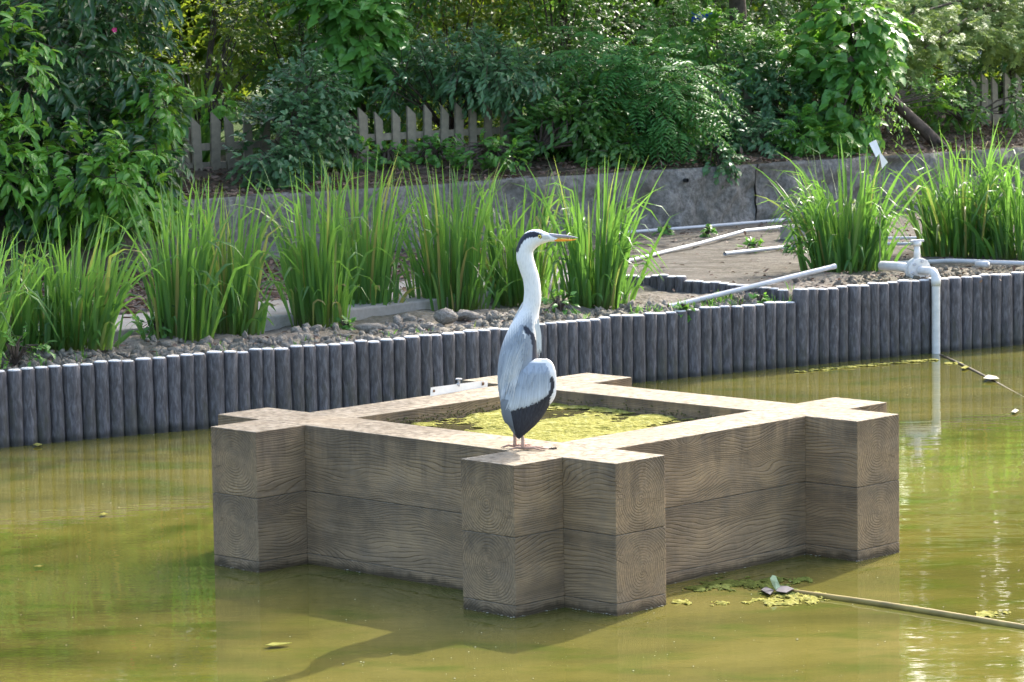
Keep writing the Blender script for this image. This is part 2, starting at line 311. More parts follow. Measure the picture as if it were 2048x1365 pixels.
# leaf materials: (dark, light, transmitted)
LM = dict(
    glossy=mat_leaf('leaf_glossy_dark', (0.022, 0.067, 0.027), (0.067, 0.171, 0.050), (0.181, 0.407, 0.022), .28, .22),
    young=mat_leaf('leaf_young', (0.101, 0.272, 0.040), (0.192, 0.453, 0.067), (0.498, 0.815, 0.067), .34, .35),
    backlit=mat_leaf('leaf_backlit', (0.060, 0.125, 0.012), (0.150, 0.260, 0.020), (0.500, 0.620, 0.050), .5, .5, (0.340, 0.380, 0.050)),
    vine=mat_leaf('leaf_vine', (0.060, 0.171, 0.035), (0.146, 0.373, 0.067), (0.362, 0.725, 0.067), .40, .35),
    bluish=mat_leaf('leaf_bluish', (0.050, 0.132, 0.054), (0.138, 0.281, 0.116), (0.181, 0.453, 0.090), .38, .28),
    mid=mat_leaf('leaf_mid', (0.040, 0.117, 0.027), (0.112, 0.261, 0.050), (0.295, 0.589, 0.045), .42, .35),
    pinnate=mat_leaf('leaf_pinnate', (0.050, 0.171, 0.050), (0.124, 0.317, 0.085), (0.272, 0.634, 0.067), .42, .35),
    maple=mat_leaf('leaf_maple', (0.110, 0.210, 0.055), (0.300, 0.400, 0.140), (0.500, 0.660, 0.140), .5, .45),
    canopy=mat_leaf('leaf_canopy', (0.035, 0.101, 0.022), (0.101, 0.227, 0.040), (0.272, 0.543, 0.045), .42, .35))

# ---------------------------------------------------------------- leaves
def leaf_tpl(kind):
    """template leaf: verts (along 0..1, side -.5..+.5, lift), quads/tris as index triples"""
    if kind == 'oval':
        V = [(0, 0, 0), (.3, -.42, .06), (.3, 0, -.02), (.3, .42, .06), (.68, -.38, .02), (.68, 0, -.06), (.68, .38, .02), (1, 0, -.2)]
    elif kind == 'heart':
        V = [(0, 0, 0), (.16, -.5, .05), (.2, 0, -.04), (.16, .5, .05), (.55, -.40, 0), (.55, 0, -.08), (.55, .40, 0), (1, 0, -.22)]
    if kind in ('oval', 'heart'):
        Fc = [(0, 2, 1), (0, 3, 2), (1, 2, 5), (1, 5, 4), (2, 3, 6), (2, 6, 5), (4, 5, 7), (5, 6, 7)]
    if kind == 'maple':
        V = [(.05, 0, 0)]; Fc = []
        for k, (a, l) in enumerate([(-115, .42), (-62, .72), (0, 1.), (62, .72), (115, .42)]):
            a = math.radians(a); i = len(V); c, s_ = math.cos(a), math.sin(a)
            V += [(.45*l*c-.17*l*s_, .45*l*s_+.17*l*c, .01), (l*c, l*s_, -.14*l), (.45*l*c+.17*l*s_, .45*l*s_-.17*l*c, .01)]
            Fc += [(0, i+2, i+1), (0, i+1, i)]
    return np.array(V, float), np.array(Fc)
TPL = {k: leaf_tpl(k) for k in ('oval', 'heart', 'maple')}
def unit(v): return v/np.maximum(np.linalg.norm(v, axis=-1, keepdims=True), 1e-9)
def leaves_np(P, D, N, L, W, kind, rnd):
    V0, F0 = TPL[kind]; n = len(P); D = unit(D); S = unit(np.cross(D, N)); N2 = np.cross(S, D)
    V = P[:, None] + D[:, None]*(V0[None, :, 0:1]*L[:, None, None]) + S[:, None]*(V0[None, :, 1:2]*W[:, None, None]) + N2[:, None]*(V0[None, :, 2:3]*L[:, None, None])
    Fc = F0[None] + (np.arange(n)*len(V0))[:, None, None]
    return V.reshape(-1, 3), Fc.reshape(-1, 3), np.repeat(rnd, len(V0))
def blob_points(rng, blobs, n, shell=.55):
    """points and outward directions in a union of ellipsoids, denser towards the skin"""
    vol = np.array([b[1][0]*b[1][1]*b[1][2] for b in blobs])**.67; idx = rng.choice(len(blobs), n, p=vol/vol.sum())
    u = unit(rng.normal(size=(n, 3))); r = rng.uniform(shell**3, 1, n)**(1/3.)
    c = np.array([b[0] for b in blobs])[idx]; R = np.array([b[1] for b in blobs])[idx]
    return c + u*R*r[:, None], unit(u/R), idx
def foliage(rng, blobs, twigs, per, L, W, kind='oval', droop=.35, twig_len=.22, shell=.45, flat=.0, jitter=.28, clump=.5, face=.4):
    """twigs carrying leaves; returns verts, tris, rnd and twig segments"""
    B, O, _ = blob_points(rng, blobs, twigs, shell)
    k = fbm(B[:, 0]*2.6+11, B[:, 2]*2.6+B[:, 1]*1.7, 2, 3); keep = k > np.quantile(k, clump*.4); B, O = B[keep], O[keep]; n = len(B)
    D = unit(O + rng.normal(size=(n, 3))*.55 + np.array([0, 0, -droop*.6])); D[:, 2] *= (1-flat); D = unit(D)
    tl = twig_len*rng.uniform(.6, 1.25, n)
    tt = np.tile(np.linspace(.15, 1, per), n).reshape(n, per)
    P = B[:, None] + D[:, None]*(tl[:, None]*tt)[:, :, None] + np.array([0, 0, -1.])*(droop*tl[:, None]*tt**2)[:, :, None]*.5
    up = np.array([0, 0, 1.]); S = unit(np.cross(D, up)); U = np.cross(S, D)
    ph = np.arange(per)*2.4; side = np.sign(np.cos(ph*1.31+np.arange(per)*math.pi))
    LD = unit(D[:, None]*.75 + S[:, None]*(side[None, :, None])*.8 + U[:, None]*.15 + rng.normal(size=(n, per, 3))*jitter + np.array([0, 0, -droop]))
    if flat: LD[..., 2] *= (1-flat*.8); LD = unit(LD)
    NN = unit(np.array([0, -face, 1.]) + O[:, None]*.55 + rng.normal(size=(n, per, 3))*.32)
    sz = rng.uniform(.6, 1.15, (n, per)); rn = np.clip(np.repeat(rng.uniform(0, 1, n)[:, None], per, 1)*.6 + rng.uniform(0, .4, (n, per)), 0, 1)
    a = leaves_np(P.reshape(-1, 3), LD.reshape(-1, 3), NN.reshape(-1, 3), (L*sz).ravel(), (W*sz).ravel(), kind, rn.ravel())
    return a + ((B, B + D*tl[:, None]),)
def pinnate(rng, blobs, fronds, L, n_pair, lw, ll, droop=.6):
    B, O, _ = blob_points(rng, blobs, fronds, .4); n = fronds
    D = unit(O*np.array([1, .8, .3]) + rng.normal(size=(n, 3))*.5 + np.array([0, -.25, .15])); S = unit(np.cross(D, [0, 0, 1.]))
    t = np.linspace(.12, 1, n_pair); l = L*rng.uniform(.7, 1.2, n)
    P = B[:, None] + D[:, None]*(l[:, None]*t)[..., None] - np.array([0, 0, 1.])*(droop*l[:, None]*t**2)[..., None]
    out = []; rn = np.repeat(rng.uniform(0, 1, n), n_pair)
    for s in (-1, 1):
        LD = unit(S[:, None]*s + D[:, None]*.45 + np.array([0, 0, -.35]) + rng.normal(size=(n, n_pair, 3))*.1)
        f = np.sin(np.pi*np.clip(t*.85+.1, 0, 1))[None]*np.ones((n, 1))
        out.append(leaves_np(P.reshape(-1, 3), LD.reshape(-1, 3), np.tile([0, -.3, 1.], (n*n_pair, 1)), (ll*f).ravel(), (lw*f).ravel(), 'oval', rn))
    V = np.concatenate([o[0] for o in out]); Fc = np.concatenate([out[0][1], out[1][1]+len(out[0][0])]); return V, Fc, np.concatenate([o[2] for o in out]), (B, B + D*l[:, None]*.8 - np.array([0, 0, 1.])*(droop*.5*l)[:, None])
def add_foliage(data, mat, parent, name='foliage'):
    V, Fc, rn, _ = data; me = mesh_np(name, V, Fc, {'rnd': rn}); o = link_mesh(name, me, mat, parent, True); o['kind'] = 'stuff'; return o
def add_twigs(segs, parent, r=.004, name='twigs', to=None, every=1):
    g = Geo(); A, B = segs
    for a, b in list(zip(A, B))[::every]:
        g.tube([a, b], [r, r*.5], 4, False)
    if to is not None:
        for a, b in list(zip(A, B))[::max(1, len(A)//26)]:
            to_ = np.array(to); mid = (a*.55+to_*.45) + np.array([0, 0, .05]); g.tube([to_, mid, a], [r*3.2, r*2.2, r], 5, False)
    o = g.build(name, M['bark'], parent); o['kind'] = 'stuff'; return o
def pxblob(x, y, d, rx, rz, ry):
    c = behind_wall(x, y, d); k = c[1]/F_PX; return (c, (rx*k, ry, rz*k))

# ================================================================ SETTING
# pond water: one sheet from behind the camera to under the bank
V = [(-60, -20, 0), (60, -20, 0), (60, 60, 0), (-60, 60, 0)]
w = Geo(); w.add(V, [[0, 1, 2, 3]]); tag(w.build('pond_water', M['water']), kind='structure')

# palisade line (waterline of the photographed face)
PAL = np.array([(-5.6, 15.9), (-4.2, 16.76), (-2.89, 17.57), (-2.37, 17.89), (-1.74, 18.25), (-.51, 19.03), (.85, 20.10), (1.92, 20.81), (2.9, 21.46), (3.57, 21.85), (5.2, 22.85), (7.5, 24.2)])
seglen = np.linalg.norm(np.diff(PAL, axis=0), axis=1); cum = np.concatenate([[0], np.cumsum(seglen)])
def pal_at(s): return np.array([np.interp(s, cum, PAL[:, 0]), np.interp(s, cum, PAL[:, 1])])
def pal_dir(s): d = pal_at(s+.15)-pal_at(s-.15); return d/np.linalg.norm(d)
STEP_S = np.interp(1.925, PAL[:, 0], cum)
def pal_dist(x, y):                                                  # signed distance landward of the palisade face, approx
    yl = np.interp(x, PAL[:, 0], PAL[:, 1]); return (y-yl)*.85

# front edge of the terrace behind the planting strip
EDGE = np.array([on_z(a, b, .48)[:2] for a, b in [(-500, 742), (60, 688), (250, 664), (480, 645), (700, 624), (900, 600), (1050, 578), (1235, 556), (1330, 566), (1410, 572), (1500, 580), (1560, 586), (1612, 592)]])
EDGE[-1] = pal_at(STEP_S)+np.array([-.02, .06])
def edge_y(x): return np.interp(x, EDGE[:, 0], EDGE[:, 1])
def terrace(x, y):
    """1 on the raised terrace, 0 on the planting strip"""
    right = x > EDGE[-1, 0]
    return np.where(right, 1., np.clip((y-edge_y(x))/.05, 0, 1))
def ground_z(x, y):
    x = np.asarray(x, float); y = np.asarray(y, float); t = terrace(x, y); d = pal_dist(x, y)
    lump = (fbm(x*3.2, y*3.2, 4, 5)-.5)*.13*np.clip(d*3, 0, 1); smooth = (fbm(x*1.2, y*1.6, 3, 9)-.5)*.05
    wallz = np.clip(1-((WM*x+WB-y)/1.27)/1.2, 0, 1)
    strip = .405 + lump + .03*np.clip(d, 0, .5); terr = .475 + smooth*.8 + lump*.15 + .02*wallz
    right = np.clip((x-EDGE[-1, 0])/.1, 0, 1)*np.clip(1-(d-1.1)/.6, 0, 1); terr = terr + right*lump*.55
    return strip*(1-t)+terr*t
nx_, ny_ = 420, 300
gx = np.linspace(-6.2, 8.6, nx_); v01 = np.linspace(0, 1, ny_)**1.25
GX = np.repeat(gx[:, None], ny_, 1); y0 = np.interp(gx, PAL[:, 0], PAL[:, 1])+.055; y1 = WM*gx+WB+.12
GY = y0[:, None] + (y1-y0)[:, None]*v01[None]; GZ = ground_z(GX, GY)
idx = np.arange(nx_*ny_).reshape(nx_, ny_)
Fq = np.stack([idx[:-1, :-1], idx[1:, :-1], idx[1:, 1:], idx[:-1, 1:]], -1).reshape(-1, 4)
me = mesh_np('planting_ground', np.stack([GX, GY, GZ], -1).reshape(-1, 3), Fq)
g_o = link_mesh('planting_ground', me, [M['soil'], M['silt']], smooth=True); tag(g_o, kind='structure')
cx_ = GX[:-1, :-1].ravel(); cy_ = GY[:-1, :-1].ravel()
mi = ((terrace(cx_, cy_) > .5) & ~((cx_ > EDGE[-1, 0]-.1) & (pal_dist(cx_, cy_) < 1.0+.5*fbm(cx_*3, cy_*3, 2, 4)))).astype(np.int32)
me.polygons.foreach_set('material_index', mi)

# bank behind the retaining wall, running on to the horizon
gs = np.concatenate([np.linspace(-90, -9, 12), np.linspace(-8, 10, 150), np.linspace(11, 90, 12)]); gd = np.concatenate([np.linspace(.02, 2.4, 60), np.linspace(2.6, 12, 40), np.array([20, 40, 80, 160, 400])])
S_, D_ = np.meshgrid(gs, gd, indexing='ij')
def bank_xy(s, d): return s*WT[0]+d*WN[0], WB+s*WT[1]+d*WN[1]
def bank_h(s, d): return 1.0 + .13*np.clip(d/1.0, 0, 1)**1.3 + .14*np.clip((d-1)/5, 0, 1) + (fbm(s*2.2, d*2.2, 3, 12)-.5)*.07*np.clip(d*4, 0, 1) + (fbm(s*9, d*9, 2, 13)-.5)*.025*np.clip(d*6, 0, 1)
BX, BY = bank_xy(S_, D_); BZ = bank_h(S_, D_)
n1, n2 = S_.shape; idx = np.arange(n1*n2).reshape(n1, n2)
me = mesh_np('bank', np.stack([BX, BY, BZ], -1).reshape(-1, 3), np.stack([idx[:-1, :-1], idx[1:, :-1], idx[1:, 1:], idx[:-1, 1:]], -1).reshape(-1, 4))
M['lawn'] = mat_ground('shaded_lawn', [(.02, .04, .008), (.045, .085, .016), (.08, .13, .03), (.05, .06, .02)], 24, .04)
tag(link_mesh('bank', me, [M['bank'], M['lawn']], smooth=True), kind='structure'); me.polygons.foreach_set('material_index', (D_[:-1, :-1].ravel() > 2.5).astype(np.int32))
def bank_pt(s, d): x, y = bank_xy(s, d); return np.array([x, y, float(bank_h(np.array(s), np.array(d)))])

# concrete path strip laid on the terrace's edge
px_f = EDGE[:8].copy(); nrm_ = np.array([-.58, .81]); wd = np.array([.75, .75, .75, .8, .85, 1.0, 1.1, 1.2])[:, None]
px_b = px_f + nrm_*wd; zf = .497
g = Geo(); k = len(px_f)
V = [(*p, zf) for p in px_f] + [(*p, zf+.004) for p in px_b] + [(*p, .38) for p in px_f] + [(*p, .38) for p in px_b]
Fc = []
for i in range(k-1): Fc += [[i, i+1, k+i+1, k+i], [2*k+i, 2*k+i+1, i+1, i], [k+i, k+i+1, 3*k+i+1, 3*k+i]]
Fc += [[0, k, 3*k, 2*k], [k-1, 3*k-1, 4*k-1, 2*k-1]]
g.add(V, Fc); o = g.build('path', M['concrete']); tag(o, kind='structure'); bevel(o, .012)

# ================================================================ STRUCTURES
# --- palisade of bark-textured piles
def pile_mesh(name, r, h, seed):
    g = Geo(); n = 18; zs = [-.35, 0, h*.25, h*.5, h*.75, h-.012, h-.003]; V = []
    rg = np.random.default_rng(seed)
    for i, z in enumerate(zs):
        rr = r*(1+rg.normal()*.02) if i < 5 else (r*.995 if i == 5 else r*.93)
        V += [(rr*math.cos(2*math.pi*k/n)*(1+.03*math.sin(3*k+seed)), rr*math.sin(2*math.pi*k/n), z) for k in range(n)]
    Fc = [[i*n+k, i*n+(k+1) % n, (i+1)*n+(k+1) % n, (i+1)*n+k] for i in range(len(zs)-1) for k in range(n)]
    g.add(V, Fc, 0); g.add([V[(len(zs)-1)*n+k] for k in range(n)], [list(range(n))], 0)
    cr = [(r*.80, h-.004), (r*.79, h+.002), (r*.62, h+.0042)]; Vc = [(q*math.cos(2*math.pi*k/n), q*math.sin(2*math.pi*k/n), z) for q, z in cr for k in range(n)]
    g.add(Vc, [[i*n+k, i*n+(k+1) % n, (i+1)*n+(k+1) % n, (i+1)*n+k] for i in range(2) for k in range(n)]+[[2*n+k for k in range(n)]], 1)
    me = bpy.data.meshes.new(name); me.from_pydata(g.v, [], g.f); me.update(); me.materials.append(M['pile']); me.materials.append(M['pilecap'])
    me.polygons.foreach_set('material_index', g.mi); me.polygons.foreach_set('use_smooth', [m == 0 for m in g.mi]); return me
pal = empty('palisade', (*pal_at(3.5), 0), 'long grey palisade of bark-textured round piles edging the pond', 'palisade')
pm = {(wide, hi): [pile_mesh('pile', .0555 if wide else .0448, .505 if hi else .435, q+10*wide+20*hi) for q in range(3)] for wide in (0, 1) for hi in (0, 1)}
s = .02; i = 0
while s < cum[-1]-.1:
    wide = 1 if i % 5 == 0 else 0; r = .0555 if wide else .0448; s += r*.945
    hi = 1 if s > STEP_S else 0; p = pal_at(s); d = pal_dir(s); nrm = np.array([-d[1], d[0]])
    c = p + nrm*(r + (.0 if i % 5 else -.004))
    o = bpy.data.objects.new('pile', pm[(wide, hi)][i % 3]); C.objects.link(o); o.parent = pal
    o.location = Vector((c[0]-pal.location.x, c[1]-pal.location.y, RNG.normal()*.0045)); o.rotation_euler = (RNG.normal()*.009, RNG.normal()*.009, RNG.uniform(0, 6.28))
    s += r*.945 + (.004 if i % 5 == 4 else 0); i += 1
# --- low inner edging of short piles where the strip is lower than the terrace
edg = empty('low_edging', (*EDGE[9], .4), 'low dark edging of short piles stepping back from the palisade into the bed', 'edging')
seg = EDGE[7:]; sl = np.concatenate([[0], np.cumsum(np.linalg.norm(np.diff(seg, axis=0), axis=1))])
low = [pile_mesh('short_pile', .043, .135, 70+q) for q in range(3)]
s = .03; i = 0
while s < sl[-1]-.03:
    c = np.array([np.interp(s, sl, seg[:, 0]), np.interp(s, sl, seg[:, 1])]); o = bpy.data.objects.new('pile', low[i % 3]); C.objects.link(o); o.parent = edg
    o.location = Vector((c[0]-edg.location.x, c[1]-edg.location.y, -.028 + (.02 if 4 < i < 9 else 0)+RNG.normal()*.003)); o.rotation_euler = (0, 0, RNG.uniform(0, 6.28)); s += .083; i += 1

# --- retaining wall in long cast sections with rough faces
wall = empty('retaining_wall', (0, WB, .43), 'rough grey stone-faced retaining wall holding up the leafy bank', 'wall')
js = [-9.5, -6.6, -3.3, -.6, 2.72, 5.6, 9.5]
for a, b in zip(js[:-1], js[1:]):
    a += .008; b -= .008; nu = int((b-a)/.035)+1; nv = 20
    U, Vv = np.meshgrid(np.linspace(a, b, nu), np.linspace(.36, 1.0, nv), indexing='ij')
    rough = np.interp(U, [-3, .5, 1.5], [.35, .6, 1.])
    cell = fbm(U*2.1+7, Vv*3.3, 3, 31); dep = ((cell-.5)*.22 + (fbm(U*9, Vv*9, 3, 33)-.5)*.08)*rough
    dep *= np.clip((Vv-.36)*10, 0, 1)*np.clip((1.0-Vv)*14, 0, 1)
    Xw = U*WT[0]-dep*WN[0]; Yw = WB+U*WT[1]-dep*WN[1]
    Pf = np.stack([Xw, Yw, Vv], -1); top = np.stack([U[:, -1]*WT[0]+.28*WN[0], WB+U[:, -1]*WT[1]+.28*WN[1], np.full(nu, 1.004)], -1)
    Vt = np.concatenate([Pf.reshape(-1, 3), top]); ii = np.arange(nu*nv).reshape(nu, nv); tt = nu*nv+np.arange(nu)
    F1 = np.stack([ii[:-1, :-1], ii[1:, :-1], ii[1:, 1:], ii[:-1, 1:]], -1).reshape(-1, 4); F2 = np.stack([ii[:-1, -1], ii[1:, -1], tt[1:], tt[:-1]], -1)
    F_all = [list(f) for f in np.concatenate([F1, F2])] + [list(ii[0, ::-1])+[int(tt[0])], list(ii[-1, :])+[int(tt[-1])]]
    link_mesh('wall_section', mesh_np('wall_section', Vt, [[int(q) for q in f] for f in F_all]), M['wall'], wall, True)
for (a, b) in [(265, 531), (1357, 458), (1367, 361)]:
    c = behind_wall(a, b, -.03); g = Geo(); r = .035 if a < 500 else .018
    outer = [c - WN*.05, c + WN*.1]; g.tube(outer, r, 14, False); g.tube([c-WN*.048, c+WN*.1], r*.8, 14, False)
    g.add([c - WN*.05 + q*(math.cos(th)*WT+math.sin(th)*np.array([0, 0, 1])) for q in (r, r*.8) for th in np.linspace(0, 2*math.pi, 15)[:-1]], [[k, (k+1) % 14, 14+(k+1) % 14, 14+k] for k in range(14)])
    g.tube([c-WN*.02, c-WN*.019], r*.79, 14, True, 1)  # black disc across the bore: shade inside the drain given as colour
    g.build('drain_pipe', [M['pvc'] if a < 500 else M['black_pipe_and_bore_shade'], M['black_pipe_and_bore_shade']], wall)

# --- picket fence
fen = empty('picket_fence', tuple(bank_pt(0, 1.1)), 'weathered wooden picket fence with slanted tops along the bank', 'fence')
def picket_mesh(wd, h, slant):
    g = Geo(); t = .011
    V = [(-wd, -t, 0), (wd, -t, 0), (wd, -t, h-slant), (-wd, -t, h), (-wd, t, 0), (wd, t, 0), (wd, t, h-slant), (-wd, t, h)]
    g.add(V, [[0, 1, 2, 3], [5, 4, 7, 6], [0, 4, 5, 1], [1, 5, 6, 2], [2, 6, 7, 3], [3, 7, 4, 0]])
    me = bpy.data.meshes.new('picket'); me.from_pydata(g.v, [], g.f); me.update(); me.materials.append(M['picket']); return me
pks = [picket_mesh(.039*q, .475*h, .075) for q, h in ((1, 1), (1.08, 1.03), (.95, .98))]
ang = math.atan2(WT[1], WT[0]); s = -4.2; i = 0
while s < 7.6:
    p = bank_pt(s, 1.1); o = bpy.data.objects.new('picket', pks[i % 3]); C.objects.link(o); o.parent = fen
    o.location = Vector(tuple(np.array([p[0], p[1], 1.105+RNG.normal()*.012 + .012*max(0, s-2.5)])))-fen.location; o.rotation_euler = (RNG.normal()*.02, RNG.normal()*.022, ang+RNG.normal()*.03); s += .163+RNG.normal()*.006; i += 1
for z in (1.165, 1.315):
    g = Geo(); a = np.array([*bank_xy(-4.3, 1.1), z])+WN*.031; b = np.array([*bank_xy(7.7, 1.1), z+.06])+WN*.031
    g.add([a+np.array([0, 0, -.028])-WN*.02, a+np.array([0, 0, .028])-WN*.02, a+np.array([0, 0, .028])+WN*.02, a+np.array([0, 0, -.028])+WN*.02, b+np.array([0, 0, -.028])-WN*.02, b+np.array([0, 0, .028])-WN*.02, b+np.array([0, 0, .028])+WN*.02, b+np.array([0, 0, -.028])+WN*.02],
          [[0, 1, 2, 3], [4, 7, 6, 5], [0, 4, 5, 1], [1, 5, 6, 2], [2, 6, 7, 3], [3, 7, 4, 0]]); g.build('rail', M['picket'], fen)
for s in np.arange(-3.9, 7.6, 1.63):
    p = bank_pt(s, 1.1); g = Geo(); c = p+WN*.085; R = np.array([[WT[0], WN[0], 0], [WT[1], WN[1], 0], [0, 0, 1]]); g.box((c[0], c[1], 1.22), (.03, .03, .26), R); g.build('post', M['picket'], fen)

# --- the crib of stacked cast timbers standing in the pond
CW, CE, CL, CH = .3016, .2874, 1.2624, .62
CO = np.array([.19368, 13.12083]); CA = np.array([.71542, -.69869]); CB = np.array([.69869, .71542]); angA = math.atan2(CA[1], CA[0]); angB = math.atan2(CB[1], CB[0])
crib = empty('timber_crib', (*(CO - CA*CL/2 + CB*CL/2), 0), 'square planter of stacked wood-grained concrete beams standing in the pond', 'planter')
def beam(u0, u1, v0, v1, z0, z1, along):
    g = Geo(); lx, ly = ((u1-u0), (v1-v0)) if along == 'A' else ((v1-v0), (u1-u0)); h = (lx/2, ly/2, (z1-z0)/2); g.box((0, 0, 0), h)
    c = CO + CA*(u0+u1)/2 + CB*(v0+v1)/2
    o = g.build('beam', M['timber'], crib, loc=(c[0]-crib.location.x, c[1]-crib.location.y, (z0+z1)/2)); o.rotation_euler = (0, 0, angA if along == 'A' else angB); bevel(o, .0035, 2)
courses = [(-.30, .047), (.0485, .3257), (.3273, .62)]
for z0, z1 in courses:
    for v0 in (-CW, CL): beam(-CL-CW-CE, CW+CE, v0, v0+CW, z0, z1, 'A')
    for u0 in (0., -CL-CW):
        beam(u0, u0+CW, 0, CL, z0, z1, 'B'); beam(u0, u0+CW, -CW-CE, -CW, z0, z1, 'B'); beam(u0, u0+CW, CL+CW, CL+CW+CE, z0, z1, 'B')
def crib_pt(u, v, z): p = CO + CA*u + CB*v; return np.array([p[0], p[1], z])
# water and scum held inside
TZ = .548
g = Geo(); g.add([crib_pt(-CL-.02, -.02, TZ), crib_pt(.02, -.02, TZ), crib_pt(.02, CL+.02, TZ), crib_pt(-CL-.02, CL+.02, TZ)], [[0, 1, 2, 3]])
tag(g.build('planter_water', M['tank']), kind='structure')
n = 280; uu, vv = np.meshgrid(np.linspace(-CL+.004, -.004, n), np.linspace(.004, CL-.004, n), indexing='ij')
f = fbm(uu*3.4+vv*1.5+2, (vv-uu)*1.5+9, 5, 51); f = f +.03 + (fbm((uu+vv)*5, (vv-uu)*13, 4, 57)-.5)*.40 + (fbm(uu*60, vv*60, 2, 58)-.5)*.10
zz = TZ + .003 + np.clip(f-.47, 0, .2)*.06 + (fbm(uu*40, vv*40, 2, 52)-.5)*.004
P = CO[None, None] + CA*uu[..., None] + CB*vv[..., None]; Vn = np.concatenate([P, zz[..., None]], -1).reshape(-1, 3)
idx = np.arange(n*n).reshape(n, n); q = np.stack([idx[:-1, :-1], idx[1:, :-1], idx[1:, 1:], idx[:-1, 1:]], -1).reshape(-1, 4); keep = (f[:-1, :-1] > .482).ravel(); q = q[keep]
used, inv = np.unique(q, return_inverse=True); me = mesh_np('algae_scum', Vn[used], inv.reshape(-1, 4))
tag(link_mesh('algae_scum', me, M['scum'], smooth=True), 'yellow-green algae scum floating on the water inside the planter', 'algae', kind='stuff')
# moss on the inner back-left face
rg = np.random.default_rng(61); nn = 360; V0 = []; F0 = []
g = Geo()
for k in range(nn):
    a = rg.uniform(0, 1); z = TZ + .01 + abs(rg.normal())*.018
    if z > CH-.012: continue
    p = crib_pt(-CL+.002, .02+a*(CL-.05), z) if k % 3 else crib_pt(-CL+.02+a*(CL-.05), CL-.002, z)
    s_ = rg.uniform(.003, .007); g.add([p+np.array([s_, 0, 0]), p+np.array([-s_, 0, 0]), p+np.array([0, -s_, s_*.6]), p+np.array([0, -s_, -s_])], [[0, 2, 3], [1, 3, 2], [0, 1, 2]])
tag(g.build('moss', mat_plain('wall_moss', (.13, .12, .05), .95, .5, 40)), 'dark moss and slime along the inner waterline of the planter', 'moss', kind='stuff')

# --- white bracket strip with bolts on the crib's far side
pa, pb = at_y(862, 791, 14.72), at_y(973, 772, 15.05)
dirb = unit(pb-pa); g = Geo(); hgt = .037
br = empty('bracket_strip', tuple(pa), 'white plastic strip with bolts fixed upright on the back beam of the planter', 'bracket')
th = np.array([CB[0], CB[1], 0])*.008; sl_ = dirb*.008
V = [pa-np.array([0, 0, .03]), pb-np.array([0, 0, .03]), pb+np.array([0, 0, hgt*.72]), pa+np.array([0, 0, hgt])+sl_]
g.add([v-th for v in V]+[v+th for v in V], [[0, 1, 2, 3], [7, 6, 5, 4], [0, 4, 5, 1], [1, 5, 6, 2], [2, 6, 7, 3], [3, 7, 4, 0]]); g.build('plate', M['white'], br)
for t_, up_, r, mt in ((.07, .018, .0065, 'rust'), (.95, .014, .009, 'rust'), (.5, .030, .006, 'steel')):
    c = pa+(pb-pa)*t_+np.array([0, 0, up_]); g = Geo(); g.tube([c-th*1.9, c-th*.5], r, 10); g.build('bolt', M[mt], br)
c = pa+(pb-pa)*.5+np.array([0, 0, .040]); g = Geo(); g.tube([c-np.array([0, 0, .02]), c+np.array([0, 0, .012])], .006, 8); g.tube([c+np.array([0, 0, .012]), c+np.array([0, 0, .018])], .016, 12); g.build('wing_nut', M['steel'], br)

# --- pipes on the bed
def gpt(x, y, lift=.02, z0=.47):
    z = z0
    for _ in range(6):
        p = on_z(x, y, z); z = float(ground_z(p[0], p[1]))+lift
    return on_z(x, y, z)
def pipe(pts, r, label, name='pipe', mat='pvc', fittings=()):
    e = empty(name, tuple(pts[0]), label, 'pipe', 'loose grey pipes lying on the bed')
    g = Geo(); g.tube(pts, r, 12, False); o = g.build('tube', M[mat], e, True)
    t0 = unit(np.array(pts[0])-np.array(pts[1])); t1 = unit(np.array(pts[-1])-np.array(pts[-2]))
    g = Geo()
    for c, t in ((pts[0], t0), (pts[-1], t1)):
        c = np.array(c); g.tube([c-t*.03, c+t*.002], r*1.12, 12, False); g.tube([c-t*.02, c-t*.018], r*.9, 12, True)
    g.build('end_rim', M[mat], e, True)
    for f_ in fittings:
        a = np.array(pts[0])+(np.array(pts[-1])-np.array(pts[0]))*f_; t = unit(np.array(pts[-1])-np.array(pts[0])); g = Geo(); g.tube([a-t*.05, a+t*.05], r*1.35, 12); g.build('coupling', M[mat], e, True)
    return e
pipe([behind_wall(300, 553, -.07), behind_wall(530, 534, -.07), behind_wall(800, 509, -.07)], .012, 'thin grey pipe along the wall foot behind the tall shaded reeds')
pipe([behind_wall(1215, 468, -.07), behind_wall(1400, 454, -.07), behind_wall(1585, 439, -.07)], .014, 'grey pipe lying along the wall foot in the open gap between reed clumps', fittings=(.92,))
pipe([gpt(1232, 528, .02), gpt(1400, 487, .025), gpt(1490, 462, .04), gpt(1640, 447, .05)], .0145, 'curved grey pipe crossing the packed silt diagonally towards the wall')
pipe([gpt(1450, 508, .025), gpt(1640, 487, .03)], .015, 'short grey pipe with open end on silt beside small weeds')
pipe([gpt(1338, 614, .03, .42), on_z(1670, 533, .62)], .017, 'pale grey pipe propped over the low edging beside the palisade')
pipe([gpt(1765, 477, .05), gpt(2100, 474, .05)], .013, 'upper of two parallel grey pipes behind the valve', 'pipe')
pipe([gpt(1765, 488, .03), gpt(2100, 488, .03)], .013, 'lower of two parallel grey pipes behind the valve', 'pipe')
pipe([gpt(1782, 528, .03), gpt(1900, 522, .035), gpt(2120, 530, .035)], .0165, 'grey pipe running past the flanged valve on the soil', fittings=(.55,))

# --- concrete block at the wall foot
c = gpt(1590, 478, .0); g = Geo(); g.box((0, 0, .05), (.10, .07, .055)); g.box((0, 0, .109), (.085, .055, .006)); o = g.build('concrete_block', M['concrete'], loc=tuple(c)); o.rotation_euler = (0, 0, .5); bevel(o, .008)
tag(o, 'small pale concrete block at the wall foot beside sunlit reeds', 'block')

